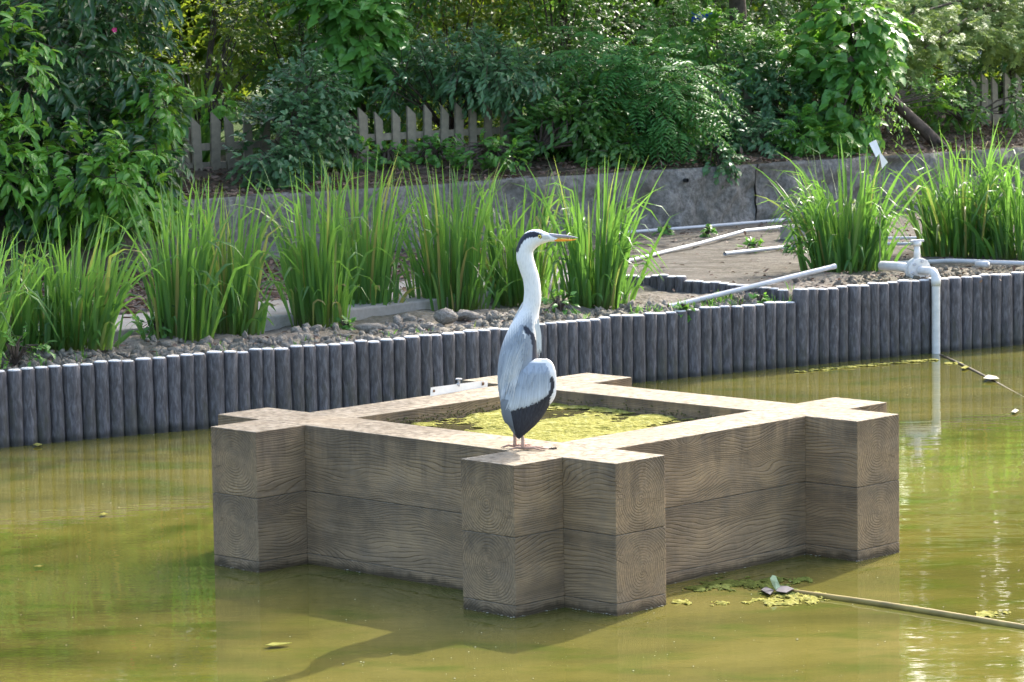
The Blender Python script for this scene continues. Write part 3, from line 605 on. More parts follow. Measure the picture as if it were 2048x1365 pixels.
# --- outlet pipe with flange, elbow and valve
SY = float(pal_at(np.interp(2.92, PAL[:, 0], cum))[1])-.045
vb = at_y(1872, 706, SY); vx, vy = vb[0], vb[1]
ou = empty('outlet_pipe', (vx, vy, 0), 'white outlet pipe with bolted flange and elbow dropping into the pond', 'pipe')
fl = np.array([vx-.085, vy+.22, at_y(1846, 541, vy+.2)[2]]); axis = unit(np.array([vx, vy, 0])-np.array([fl[0], fl[1], 0]))
zt = fl[2]+.005
g = Geo(); R_ = .06; pts = [fl+axis*.02]; e0 = np.array([vx, vy, zt])-axis*R_
pts += [e0] + [e0 + axis*R_*math.sin(a) + np.array([0, 0, -R_*(1-math.cos(a))]) for a in np.linspace(0, math.pi/2, 8)[1:]] + [np.array([vx, vy, .25]), np.array([vx, vy, -.3])]
g.tube(pts, .029, 16, False); g.build('elbow_pipe', M['pvcwhite'], ou, True)
g = Geo(); g.tube([np.array([vx, vy, zt-R_-.035]), np.array([vx, vy, zt-R_+.03])], .033, 16); g.build('coupling', M['pvcwhite'], ou, True)
for k, dd in enumerate((.0, -.042)):
    g = Geo(); g.tube([fl+axis*(dd-.016), fl+axis*(dd+.016)], .084, 24); o = g.build('flange', M['pvcwhite'], ou); bevel(o, .004)
sd = np.array([-axis[1], axis[0], 0])
for a in np.linspace(0, 2*math.pi, 7)[:-1]+.3:
    c = fl + (math.cos(a)*sd+math.sin(a)*np.array([0, 0, 1]))*.063; g = Geo(); g.tube([c+axis*.012, c+axis*.028], .011, 6); g.build('bolt', M['steel'], ou)
g = Geo(); g.tube([fl-axis*.05, fl-axis*.22+np.array([-.02, 0, 0.005]), fl-axis*.42+np.array([-.06, 0, .0])], .034, 14); g.build('feed_pipe', M['pvcwhite'], ou, True)
g = Geo(); b0 = fl-axis*.03; g.tube([b0+np.array([0, 0, .06]), b0+np.array([0, 0, .17])], [.026, .019], 12); g.tube([b0+np.array([0, 0, .17]), b0+np.array([0, 0, .195])], .03, 12); g.build('valve_stem', M['pvcwhite'], ou, True)
g = Geo(); g.tube([b0+np.array([0, 0, .20])-sd*.05, b0+np.array([0, 0, .20])+sd*.05], .010, 8); g.build('valve_handle', M['steel'], ou)

# ================================================================ IRIS CLUMPS
def blades(rng, base, n, h, spread, lean=(0, 0), rad=.09, bent=.14, width=.013, arch=.25):
    rows = 9; t = np.linspace(0, 1, rows); Vs = []; Fs = []; rn = []; al = []; k = 0
    for i in range(n):
        a = rng.uniform(0, 2*math.pi); rr = rad*math.sqrt(rng.uniform()); p0 = base+np.array([math.cos(a)*rr*1.4, math.sin(a)*rr, -.02])
        out = np.array([math.cos(a), math.sin(a), 0])*rng.uniform(.15, 1.) + rng.normal(size=3)*[.25, .25, 0]+np.array([lean[0], lean[1], 0]); l = h*(.55+.55*rng.uniform()**.7)*(1 if rng.uniform() > .18 else .7)
        tilt = spread*rng.uniform(.3, 1.2); curve = arch*abs(rng.normal())*rng.uniform(.2, 1.5)
        isb = rng.uniform() < bent; bt = rng.uniform(.45, .8); pts = []; pos = p0.copy(); ds = l/(rows-1); th = tilt*np.linalg.norm(out); dr = out/max(1e-6, np.linalg.norm(out)); thb = 0
        for j in range(rows):
            pts.append(pos.copy())
            thj = th + curve*t[j]**2*1.4
            if isb and t[j] > bt: thb = min(thb+rng.uniform(.55, 1.0), 2.5-thj); 
            aa = min(thj+thb, 2.9); pos = pos + ds*(dr*math.sin(aa)+np.array([0, 0, math.cos(aa)]))
        pts = np.array(pts); w_ = width*rng.uniform(.65, 1.2)*np.array([.55, .85, 1, 1, .95, .85, .68, .42, .04])
        yaw = rng.normal()*.95; sv = np.array([math.cos(yaw), math.sin(yaw)*.7, 0]); sv = unit(sv - .0*dr)
        tw = rng.normal()*.6; T_ = np.gradient(pts, axis=0); T_ = unit(T_)
        S_ = np.array([sv*math.cos(tw*x) + np.cross(T_[q], sv)*math.sin(tw*x) for q, x in enumerate(t)]); S_ = unit(S_ - T_*np.sum(S_*T_, 1, keepdims=True)); Nn = np.cross(T_, S_)
        V = np.stack([pts-S_*w_[:, None], pts+Nn*w_[:, None]*.28, pts+S_*w_[:, None]], 1).reshape(-1, 3)
        f = []
        for j in range(rows-1): b = k+3*j; f += [(b, b+1, b+4, b+3), (b+1, b+2, b+5, b+4)]
        Vs.append(V); Fs += f; rn += [rng.uniform()]*len(V) if rng.uniform() > .055 else [1.]*len(V); al += list(np.repeat(t, 3)); k += len(V)
    return np.concatenate(Vs), np.array(Fs), np.array(rn), np.array(al)
def clump(px, py, h, n, spread, label, lean=(0, 0), rad=.1, bent=.14, seed=0, arch=.25, z0=.43, width=.013):
    b = gpt(px, py, 0, z0); e = empty('iris_clump', tuple(b), label, 'reeds', 'clumps of tall sword-leaved iris on the bank')
    rng = np.random.default_rng(100+seed); V, Fc, rn, al = blades(rng, b, int(n*.52), h*.96, spread*1.75, lean, rad*.80, bent*1.9, width*.78, arch*1.5)
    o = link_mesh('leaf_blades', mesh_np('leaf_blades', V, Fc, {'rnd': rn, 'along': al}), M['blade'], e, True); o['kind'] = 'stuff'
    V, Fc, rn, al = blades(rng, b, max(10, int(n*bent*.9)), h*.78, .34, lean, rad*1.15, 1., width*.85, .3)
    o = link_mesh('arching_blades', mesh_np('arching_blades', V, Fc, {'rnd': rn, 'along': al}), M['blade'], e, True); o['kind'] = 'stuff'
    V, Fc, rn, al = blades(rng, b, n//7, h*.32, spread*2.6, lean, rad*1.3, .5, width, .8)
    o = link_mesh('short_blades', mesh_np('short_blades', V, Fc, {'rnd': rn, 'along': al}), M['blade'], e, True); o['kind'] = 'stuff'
clump(-70, 735, .86, 150, .22, 'iris clump half under the glossy shrub at the far end of the palisade', seed=1, rad=.16)
clump(25, 712, .80, 150, .26, 'low iris clump with sprawling outer blades beneath the glossy shrub', seed=2, rad=.15, bent=.25, lean=(.02, 0))
clump(150, 692, .84, 190, .22, 'iris clump beside bare leaf litter, between the glossy shrub and pale path', seed=3, rad=.15, bent=.2, lean=(.22, 0))
clump(362, 684, 1.07, 170, .12, 'tall upright iris clump right of the bare leaf litter', seed=4, rad=.125, bent=.1, lean=(.15, 0))
clump(455, 668, 1.02, 150, .14, 'slim iris clump with yellowed stems and sprawling blades at its foot', seed=5, rad=.12, bent=.2)
clump(632, 648, 1.10, 150, .13, 'upright iris clump with yellow dry stalk growing before the picket fence', seed=6, rad=.13, bent=.16, lean=(-.1, 0))
clump(730, 634, 1.13, 180, .16, 'tall iris clump beside grey clods, with a dark shadowed hollow at its foot', seed=7, rad=.14, bent=.12)
clump(905, 616, 1.02, 210, .16, 'broad iris clump growing just behind the largest grey clod', seed=8, rad=.17, bent=.16)
clump(1035, 606, .90, 190, .18, 'iris clump directly behind the heron neck, drooping blades at its foot', seed=9, rad=.15, bent=.2)
clump(1188, 612, 1.03, 230, .15, 'sunlit yellow-green iris clump in front of the heron beak', seed=10, rad=.15, bent=.15, lean=(.1, 0), arch=.3)
clump(1690, 541, .98, 300, .26, 'sunlit iris clump holding a white paper tag, blades arching out', seed=11, rad=.19, bent=.28, lean=(-.1, 0), arch=.5, z0=.5)
clump(1925, 512, 1.02, 300, .22, 'sunlit iris clump behind the flanged valve', seed=12, rad=.21, bent=.25, arch=.45, z0=.5)
clump(2050, 512, 1.0, 230, .22, 'sunlit iris clump beyond the flanged valve, farther along the pipes', seed=13, rad=.2, bent=.22, arch=.4, z0=.5)

# white paper tag
c = gpt(1760, 545, 0, .5); tg = empty('plant_tag', tuple(c), 'folded white paper tag caught among the sunlit iris blades', 'tag')
YT = c[1]-.02
def strip(pxs, mat, nm, par, thick=.002):
    P = [at_y(a, b, YT+dy) for a, b, dy in pxs]; n_ = np.array([0, thick, 0]); g = Geo(); g.add([p-n_ for p in P]+[p+n_ for p in P], [[0, 1, 2, 3], [7, 6, 5, 4]]+[[k, 4+k, 4+(k+1) % 4, (k+1) % 4] for k in range(4)]); return g.build(nm, mat, par)
strip([(1738, 287, 0), (1752, 280, .02), (1762, 305, .0), (1752, 315, -.03)], M['white'], 'upper_leaf', tg)
strip([(1757, 300, 0), (1766, 312, .02), (1776, 325, .02), (1764, 338, -.01)], M['white'], 'lower_leaf', tg)
g = Geo(); g.tube([c, at_y(1760, 310, YT+.01)], .004, 6); g.build('stake', M['picket'], tg)

# ================================================================ SOIL CLODS, LITTER, SMALL WEEDS
ICO = bmesh.new(); bmesh.ops.create_icosphere(ICO, subdivisions=2, radius=1.); IV = np.array([v.co[:] for v in ICO.verts]); IF = np.array([[v.index for v in f.verts] for f in ICO.faces]); ICO.free()
ICO = bmesh.new(); bmesh.ops.create_icosphere(ICO, subdivisions=1, radius=1.); JV = np.array([v.co[:] for v in ICO.verts]); JF = np.array([[v.index for v in f.verts] for f in ICO.faces]); ICO.free()
def clods(rng, n, xs, smin, smax, cond, name, mat):
    Vs = []; Fs = []; k = 0
    while k < n:
        x = rng.uniform(*xs); d = .07+abs(rng.normal())*.28; y = np.interp(x, PAL[:, 0], PAL[:, 1])+d/.85
        if not cond(x, y, d): continue
        s_ = smin+(smax-smin)*rng.uniform()**3; z = float(ground_z(x, y)); R = Quaternion(rng.normal(size=4)).normalized().to_matrix(); jit = JV*(1+rng.normal(size=(len(JV), 1))*.34)*np.array([1.2, 1., .75])
        V = (np.array(R) @ jit.T).T*s_ + np.array([x, y, z+s_*.25]); Vs.append(V); Fs.append(JF+k*len(JV)); k += 1
    o = link_mesh(name, mesh_np(name, np.concatenate(Vs), np.concatenate(Fs)), mat); return o
rg = np.random.default_rng(5)
o = clods(rg, 4400, (-5, 1.9), .007, .036, lambda x, y, d: y < edge_y(x)-.02 and not (x > .95 and d > .5), 'soil_clods', M['clod']); tag(o, 'crumbled grey soil clods strewn along the planting strip behind the palisade', 'soil', kind='stuff')
o = clods(rg, 1100, (1.95, 5.5), .006, .030, lambda x, y, d: True, 'soil_crumbs', M['soil']); tag(o, 'dry brown soil crumbs around the flanged valve', 'soil', kind='stuff')
def stone(px, py, rpx, label, seed, sq=(1.2, .9, .8)):
    b = gpt(px, py, 0); r = rpx*b[1]/F_PX; rg = np.random.default_rng(seed); n = fbm(IV[:, 0]*1.6+seed, IV[:, 1]*1.6+IV[:, 2]*1.3, 3, seed); n2 = fbm(IV[:, 0]*4+seed, IV[:, 1]*4+IV[:, 2]*3, 2, seed+4)
    V = IV*(.62+.7*n+.7*(n2-.5))[:, None]*np.array(sq)*r + np.array([0, 0, r*.45]); o = link_mesh('soil_clod', mesh_np('soil_clod', V, IF), M['clod'], None, False, tuple(b)); tag(o, label, 'clod'); return o
stone(893, 642, 20, 'largest rounded grey clod, sitting on the strip behind the heron', 1)
stone(935, 640, 17, 'low wide grey clod touching the largest clod', 2, (1.5, 1., .7))
stone(985, 636, 13, 'small grey clod by the drooping blades behind the heron', 3)
stone(740, 665, 20, 'flat grey clod at the edge of the dark hollow', 4, (1.6, 1., .6))
stone(815, 648, 15, 'grey clod between the two broad iris clumps', 5)
stone(860, 662, 14, 'grey clod lying close behind the pile tops under the largest clod', 6)
stone(95, 665, 20, 'pale rounded stone half hidden at the foot of the iris beneath the glossy shrub', 7, (1., .9, 1.))
stone(205, 668, 10, 'small pale stone at the end of the path slab', 8)
def litter(rng, n, gen, name, label, L=.06):
    P = np.array([gen(rng) for _ in range(n)]); D = rng.normal(size=(n, 3))*[1, 1, .15]; N = np.array([0, 0, 1.])+rng.normal(size=(n, 3))*.45
    V, Fc, rn = leaves_np(P, D, N, L*rng.uniform(.5, 1.2, n), L*.42*rng.uniform(.6, 1.2, n), 'oval', rng.uniform(0, 1, n))
    o = link_mesh(name, mesh_np(name, V, Fc, {'rnd': rn}), M['litter'], smooth=True); tag(o, label, 'leaf litter', kind='stuff')
def gen_bed(r):
    while True:
        x = r.uniform(-5, .2); t = r.uniform(0, 1); y = edge_y(x)+.72+t*(WM*x+WB-edge_y(x)-.75)
        if r.uniform() < np.interp(x, [-5, -1.2, .2], [1, .8, .15]): return (x, y, float(ground_z(x, y))+.008+r.uniform(0, .03))
litter(rg, 5200, gen_bed, 'leaf_litter', 'reddish-brown fallen leaves heaped between the path slab and the wall', .085)
def gen_bank(r):
    s = r.uniform(-5, 7); d = .05+r.uniform(0, 1)**1.3*1.6; p = bank_pt(s, d); return (p[0], p[1], p[2]+.006+r.uniform(0, .02))
litter(rg, 5200, gen_bank, 'bank_litter', 'brown fallen leaves covering the bank on top of the wall', .07)
def gen_strip(r):
    x = r.uniform(-5, 4.5); d = .1+abs(r.normal())*.4; y = np.interp(x, PAL[:, 0], PAL[:, 1])+d; return (x, y, float(ground_z(x, y))+.02)
litter(rg, 420, gen_strip, 'strip_litter', 'scattered dry leaves among the clods behind the palisade', .05)
def gen_silt(r):
    while True:
        x = r.uniform(.5, 4.8); y = r.uniform(21.6, 28.5)
        if y > edge_y(x)+.05 and y < WM*x+WB-.05 and r.uniform() < fbm(x*1.3, y*1.3, 2, 77)**1.5: return (x, y, float(ground_z(x, y))+.006)
litter(rg, 620, gen_silt, 'silt_litter', 'thin scatter of dry leaves and bits on the packed silt around the loose pipes', .05)
# weeds: small low plants, one object each
def weed(px, py, r, label, seed, mat='vine', n=26, L=.045):
    b = gpt(px, py, 0); rng = np.random.default_rng(seed); e = empty('weed', tuple(b), label, 'weed', 'small weeds on the planting strip')
    d = foliage(rng, [(b+np.array([0, 0, r*.5]), (r, r, r*.55))], n, 5, L, L*.55, 'heart', .1, r*.6, .2, clump=0); add_foliage(d, LM[mat], e); add_twigs(d[3], e, .002, 'stems', b)
for k, (a, b_, r, lab) in enumerate([(1505, 505, .07, 'small green weed at the open end of the short pipe'), (1600, 505, .09, 'wider low green weed under the short pipe'), (320, 668, .11, 'broad-leaved weed at the foot of the tall iris beside the path slab'),
    (690, 660, .05, 'tiny weed on the clods below the tall iris'), (1120, 625, .10, 'low weed patch between heron neck and sunlit iris'), (1415, 474, .06, 'tiny weed on the silt beneath the diagonal pipe'), (30, 730, .16, 'leafy ground weed at the far end under the glossy shrub'),
    (1330, 470, .06, 'tiny weed by the pipe at the wall foot'), (1210, 620, .08, 'low weed at the foot of the sunlit iris'), (1365, 630, .05, 'sparse sunlit weed under the propped pipe'), (1520, 612, .05, 'little sunlit weed between low edging and palisade')]):
    weed(a, b_, r, lab, 300+k)
rg = np.random.default_rng(9)
gt = []
for k in range(60):
    x = rg.uniform(.7, 1.9) if k < 40 else rg.uniform(-3, .5); y = np.interp(x, PAL[:, 0], PAL[:, 1])+rg.uniform(.12, .4); b = np.array([x, y, float(ground_z(x, y))]); gt.append(blades(rg, b, 6, .10, .5, (0, 0), .02, .3, .004, .6))
off = 0; Vs, Fs, R1, A1 = [], [], [], []
for V, Fc, rn, al in gt: Vs.append(V); Fs.append(Fc+off); R1.append(rn); A1.append(al); off += len(V)
o = link_mesh('grass_tufts', mesh_np('grass_tufts', np.concatenate(Vs), np.concatenate(Fs), {'rnd': np.concatenate(R1), 'along': np.concatenate(A1)}), M['blade'], smooth=True); tag(o, 'thin grass sprouting behind the pile tops of the palisade', 'grass', kind='stuff')

# ================================================================ SHRUBS AND TREES
def plant(name, label, cat, root, group='shrubs along the fence'): return empty(name, tuple(root), label, cat, group)
def root_at(px, d, z=None):
    p = behind_wall(px, 300, d); s = (p[0]-d*WN[0])/WT[0]; q = bank_pt(s, max(d, .05)); return q
R = np.random.default_rng
# glossy big-leaved shrub overhanging the wall
rt = root_at(60, .9); e = plant('glossy_shrub', 'large glossy-leaved evergreen shrub overhanging the wall with bright young leaves', 'shrub', rt)
bl = [pxblob(-120, 160, .3, 190, 230, .8), pxblob(50, 130, .3, 170, 190, .8), pxblob(210, 150, .25, 120, 190, .7), pxblob(120, 310, .05, 190, 120, .75), pxblob(-60, 380, -.1, 180, 90, .7), pxblob(285, 290, -.1, 90, 100, .5), pxblob(100, -60, .5, 260, 120, .9)]
d1 = foliage(R(21), bl, 2300, 7, .125, .045, 'oval', .45, .2, .5); add_foliage(d1, LM['glossy'], e, 'old_leaves')
bl2 = [pxblob(90, 350, -.45, 200, 90, .28), pxblob(300, 330, -.3, 90, 90, .28), pxblob(20, 130, -.55, 60, 120, .2), pxblob(180, 400, -.42, 140, 60, .25), pxblob(300, 200, -.2, 60, 60, .2), pxblob(340, 390, -.3, 60, 40, .2), pxblob(-60, 300, -.5, 120, 110, .25)]
d2 = foliage(R(22), bl2, 950, 7, .115, .046, 'oval', .5, .16, .3); add_foliage(d2, LM['young'], e, 'young_leaves')
add_twigs((np.concatenate([d1[3][0], d2[3][0]]), np.concatenate([d1[3][1], d2[3][1]])), e, .004, 'branches', rt+np.array([0, 0, .3]), 2)
g = Geo(); g.tube([rt-np.array([0, 0, .1]), rt+np.array([.02, -.05, .5]), rt+np.array([-.1, -.1, 1.3]), rt+np.array([.1, -.1, 2.2])], [.07, .06, .05, .02], 10); g.build('trunk', M['bark'], e, True)
for (a, b) in [(229, 60), (506, 28)]:
    c = behind_wall(a, b, -.35 if a < 300 else 1.0)
    if a < 300:
        g = Geo()
        for th in np.linspace(0, 6.28, 6)[:-1]: g.add([c, c+.016*np.array([math.cos(th), -.4, math.sin(th)]), c+.022*np.array([math.cos(th+.6), -.2, math.sin(th+.6)]), c+.016*np.array([math.cos(th+1.2), -.4, math.sin(th+1.2)])], [[0, 1, 2, 3]])
        g.build('flower', M['pink'], e)

def shrub(name, label, root, blobs, twigs, per, L, W, mat, kind='oval', seed=0, droop=.35, tl=.2, cat='shrub', group='shrubs along the fence', branch=True, shell=.4, flat=0, clump_=.5):
    e = plant(name, label, cat, root, group); d = foliage(R(seed), blobs, twigs, per, L, W, kind, droop, tl, shell, flat, clump=clump_); add_foliage(d, LM[mat], e)
    if branch: add_twigs(d[3], e, .0035, 'branches', np.array(root)+np.array([0, 0, .12]), 3)
    return e
shrub('backlit_shrub', 'yellow-green backlit shrub glowing behind the glossy evergreen', root_at(400, 3.2), [pxblob(390, 80, 3.3, 120, 130, .5), pxblob(330, 150, 3.2, 70, 90, .4), pxblob(480, 60, 3.6, 90, 110, .5)], 620, 7, .06, .034, 'backlit', seed=31, droop=.3)
# strap-leaved plant by the end of the fence
rt = root_at(375, 1.9); e = plant('strap_leaf_plant', 'strap-leaved plant with long broad blades behind the fence end', 'plant', rt)
V, Fc, rn, al = blades(R(33), rt, 34, .75, .55, (0, 0), .12, .2, .034, .7); o = link_mesh('strap_leaves', mesh_np('strap_leaves', V, Fc, {'rnd': rn*.4, 'along': np.clip(al, .35, .9)}), M['blade'], e, True); o['kind'] = 'stuff'
shrub('small_leaf_shrub', 'small-leaved bluish-green shrub hiding the fence beside the vine trunk', root_at(570, .6), [pxblob(575, 265, .65, 85, 75, .3), pxblob(620, 190, .8, 70, 70, .3), pxblob(535, 310, .45, 60, 45, .25), pxblob(600, 330, .4, 70, 40, .22), pxblob(660, 250, .75, 45, 60, .25)], 1000, 7, .058, .040, 'bluish', 'heart', 41, .25, .15)
shrub('green_sapling', 'little lime-green sapling sprouting behind the pickets', root_at(430, 1.5), [pxblob(435, 205, 1.5, 32, 22, .15)], 46, 5, .07, .05, 'young', 'heart', 42, .2, .1)
shrub('drooping_shrub', 'grey-green shrub drooping over the middle of the picket fence', root_at(900, 1.6), [pxblob(900, 150, 1.15, 130, 42, .3), pxblob(810, 160, 1.2, 75, 36, .25), pxblob(1010, 150, 1.05, 90, 45, .3), pxblob(930, 120, 1.5, 120, 50, .35)], 1000, 7, .075, .032, 'bluish', 'oval', 43, .4, .18)
shrub('low_shrub', 'low mixed green shrub in front of the fence beside ferny fronds', root_at(1080, .6), [pxblob(1110, 265, .6, 70, 58, .3), pxblob(1160, 235, .7, 70, 80, .3), pxblob(1190, 300, .5, 70, 40, .25)], 950, 7, .075, .038, 'mid', 'oval', 44, .35, .17)
shrub('seedling', 'leafy seedling on the bank just in front of the pickets', root_at(985, .5), [pxblob(960, 305, .45, 45, 24, .15), pxblob(1005, 310, .4, 35, 20, .12)], 90, 6, .07, .036, 'vine', 'oval', 45, .2, .12)
for k, (a, b_, r_, lab) in enumerate([(705, 312, 40, 'low sprig of leaves before the first pickets beside the bluish shrub'), (775, 322, 34, 'low sprig of leaves at the foot of the middle pickets'), (868, 305, 42, 'leafy sprig covering the foot of the pickets under the drooping shrub')]):
    shrub('leafy_sprig', lab, root_at(a, .8), [pxblob(a, b_, .85, r_, 20, .14)], 80, 6, .065, .04, 'vine', 'oval', 140+k, .25, .1)
# ferny pinnate shrub
rt = root_at(1290, .9); e = plant('ferny_shrub', 'ferny shrub with hanging pinnate fronds over the wall top', 'shrub', rt)
d = pinnate(R(46), [pxblob(1270, 190, .6, 110, 90, .35), pxblob(1330, 240, .45, 80, 70, .3), pxblob(1200, 130, .9, 90, 60, .35), pxblob(1360, 170, .8, 80, 70, .3)], 420, .42, 11, .030, .095); add_foliage(d, LM['pinnate'], e, 'fronds'); add_twigs(d[3], e, .003, 'stems', rt+np.array([0, 0, .15]), 1)
shrub('dark_shrub', 'dark bluish shrub in deep shade right of the ferny fronds', root_at(1480, 1.5), [pxblob(1480, 200, 1.2, 110, 80, .4), pxblob(1560, 230, .9, 70, 70, .3), pxblob(1420, 260, .8, 60, 50, .25), pxblob(1500, 285, .6, 80, 30, .25)], 1000, 7, .085, .036, 'bluish', 'oval', 47, .4, .2)
shrub('broadleaf_bush', 'broad-leaved bush spreading light sprays above the dark shrub', root_at(1440, 2.0), [pxblob(1440, 100, 1.5, 120, 50, .35), pxblob(1530, 120, 1.3, 80, 45, .3), pxblob(1350, 70, 1.8, 90, 50, .3)], 420, 6, .11, .085, 'vine', 'maple', 48, .35, .2)
shrub('wall_top_weed', 'small leafy weed spilling over the wall top below the dark shrub', root_at(1425, .15), [pxblob(1425, 320, .08, 45, 22, .12)], 90, 6, .065, .042, 'bluish', 'oval', 49, .4, .1)
shrub('sunny_sapling', 'sunlit lime-green sapling on the bank beside the leaning trunk', root_at(1600, .5), [pxblob(1600, 265, .4, 45, 35, .2), pxblob(1635, 305, .3, 50, 22, .15), pxblob(1860, 200, .5, 40, 35, .2)], 200, 6, .075, .07, 'young', 'maple', 50, .25, .13)
shrub('weedy_undergrowth', 'weedy undergrowth in front of the pickets near the maple', root_at(1930, .8), [pxblob(1900, 215, .75, 90, 28, .25), pxblob(1990, 205, .7, 80, 30, .25), pxblob(1960, 150, 1.6, 60, 30, .25)], 420, 6, .075, .036, 'mid', 'oval', 51, .3, .17)
# vine-draped leaning tree
rt = root_at(1905, .25); e = plant('leaning_tree', 'leaning trunk draped in broad-leaved vine beside the sunlit iris', 'tree', rt, 'trees behind the wall')
tp = [behind_wall(x, y, d) for x, y, d in [(1915, 330, .2), (1850, 262, .3), (1790, 205, .4), (1720, 135, .35), (1690, 112, .35)]]
tp2 = [behind_wall(x, y, d) for x, y, d in [(1800, 212, .4), (1740, 120, .7), (1690, 40, .9), (1640, -120, 1.2)]]
g = Geo(); g.tube(tp, [.065, .055, .045, .035, .03], 10); g.tube(tp2, [.045, .04, .04, .03], 8); g.tube([behind_wall(1860, 270, .3), behind_wall(1900, 300, .1), behind_wall(1960, 345, -.05)], [.02, .016, .01], 6); g.build('trunk', M['bark'], e, True)
d = foliage(R(52), [pxblob(1690, 90, .6, 80, 110, .35), pxblob(1660, 190, .5, 70, 100, .3), pxblob(1720, 200, .35, 55, 90, .25), pxblob(1640, 280, .3, 50, 30, .2), pxblob(1750, 60, .8, 60, 90, .3)], 620, 7, .115, .095, 'heart', .55, .2, .35); add_foliage(d, LM['vine'], e, 'vine_leaves'); add_twigs(d[3], e, .003, 'vine_stems', tp[3], 3)
d = foliage(R(53), [pxblob(1740, 180, .25, 45, 80, .12), pxblob(1765, 240, .25, 35, 40, .1)], 110, 5, .05, .018, 'oval', .9, .2, .2); add_foliage(d, LM['young'], e, 'hanging_tendrils')
# maple with layered sunlit sprays
rt = root_at(2010, 1.4); e = plant('maple_tree', 'small-leaved maple with layered sunlit sprays near the end of the fence', 'tree', rt, 'trees behind the wall')
mb = [pxblob(1850, 95, .9, 105, 22, .35), pxblob(1900, 60, 1.1, 120, 22, .4), pxblob(1990, 80, 1.0, 110, 25, .4), pxblob(1950, 20, 1.4, 150, 25, .5), pxblob(1820, 30, 1.2, 90, 25, .4), pxblob(2080, 40, 1.2, 120, 30, .5), pxblob(2000, -60, 1.6, 200, 40, .7), pxblob(1840, -60, 1.6, 120, 40, .5), pxblob(1800, 130, .9, 55, 16, .2), pxblob(2080, 110, 1.2, 80, 20, .4)]
d = foliage(R(54), mb, 2300, 9, .058, .062, 'maple', .12, .16, .2, .6, .3, .4, 1.1); add_foliage(d, LM['maple'], e, 'leaf_sprays'); 
g = Geo(); tk = [behind_wall(1985, 205, 1.4), behind_wall(2010, 170, 1.4), behind_wall(2045, 120, 1.4), behind_wall(2040, 0, 1.5), behind_wall(2060, -200, 1.6)]; tk[0] = rt-np.array([0, 0, .05])
g.tube(tk, [.06, .055, .05, .04, .03], 10)
for b in mb: g.tube([tk[3], (tk[3]+b[0])/2+np.array([0, 0, .08]), b[0]], [.022, .016, .006], 6, False)
g.build('trunk', M['bark'], e, True)
# tall trees (crowns above the frame, they shade the left bank and show in the water)
def tall_tree(name, label, px, d, blobs, twigs, seed, r=.14, vine=None, lean=(0, 0), L=.14):
    rt = root_at(px, d); e = plant(name, label, 'tree', rt, 'trees behind the wall'); top = np.mean([b[0] for b in blobs], 0)
    g = Geo(); p = [rt-np.array([0, 0, .1]), rt+np.array([.03, 0, .7]), rt+np.array([-.05+lean[0]*.4, .05, 1.9]), rt*.5+top*.5, top]; g.tube(p, [r*1.15, r, r*.9, r*.7, r*.3], 12)
    for b in blobs: g.tube([p[2]+(p[3]-p[2])*.6, (p[3]+b[0])/2+np.array([0, 0, .2]), b[0]], [r*.42, r*.28, r*.08], 7, False)
    g.build('trunk', M['bark'], e, True)
    dd = foliage(R(seed), blobs, twigs, 9, L, L*.5, 'oval', .35, .45, .35, clump=.5); add_foliage(dd, LM['canopy'], e, 'crown')
    if vine:
        dv = foliage(R(seed+1), vine, 560, 6, .105, .088, 'heart', .55, .17, .4); add_foliage(dv, LM['vine'], e, 'climbing_vine'); add_twigs(dv[3], e, .003, 'vine_stems', rt+np.array([0, 0, .8]), 3)
    return e
tall_tree('vine_tree', 'dark tree trunk wrapped in heart-leaved climbing vine behind the fence', 692, 1.9, [((-1.6, 27.3, 5.6), (2.0, 1.8, 2.2)), ((-3.4, 27.5, 6.6), (1.9, 1.8, 2.2)), ((-.2, 28.2, 7.2), (1.9, 1.8, 2.0))], 2300, 61, .15,
          [pxblob(640, 30, 1.6, 60, 90, .25), pxblob(720, 60, 1.5, 60, 110, .25), pxblob(700, 150, 1.55, 50, 60, .2), pxblob(760, 20, 1.6, 40, 70, .2)])
tall_tree('shade_tree', 'straight dark-trunked tree behind the broad-leaved bush', 1478, 2.6, [((1.4, 29.6, 6.0), (2.0, 1.6, 1.9)), ((2.7, 29.4, 8.5), (2.1, 1.7, 2.0)), ((.3, 29.2, 9.2), (2.5, 1.7, 2.2)), ((3.9, 29.3, 9.3), (1.15, 1.4, 1.35)), ((-2.0, 28.8, 9.0), (2.0, 1.6, 2.0)), ((3.2, 29.2, 6.6), (1.2, 1.4, 1.3))], 5200, 63, .085, L=.17)
tall_tree('slim_tree', 'slim tree trunk in the deep shade behind the drooping shrub', 1130, 3.9, [((.9, 29.8, 4.4), (1.5, 1.3, 1.3)), ((2.7, 29.6, 4.3), (1.3, 1.2, 1.0)), ((.0, 28.6, 4.0), (1.1, .9, .9))], 1300, 65, .045)
tall_tree('end_tree', 'tree rising out of the glossy shrub at the end of the wall', -260, 1.5, [((-5.4, 24.6, 5.4), (2.2, 2.0, 2.2)), ((-4.0, 25.6, 4.2), (1.6, 1.4, 1.2))], 1500, 67, .13)
tall_tree('tall_tree', 'unseen tall slim tree beyond the maple, added so its small high crown shades the water', 2560, 1.6, [((7.7, 29.3, 14.5), (1.2, .8, .42)), ((6.7, 28.9, 14.45), (1.1, .7, .38))], 700, 68, .12, L=.2)  # out-of-frame tree, added and shaped to drop shade on the left water
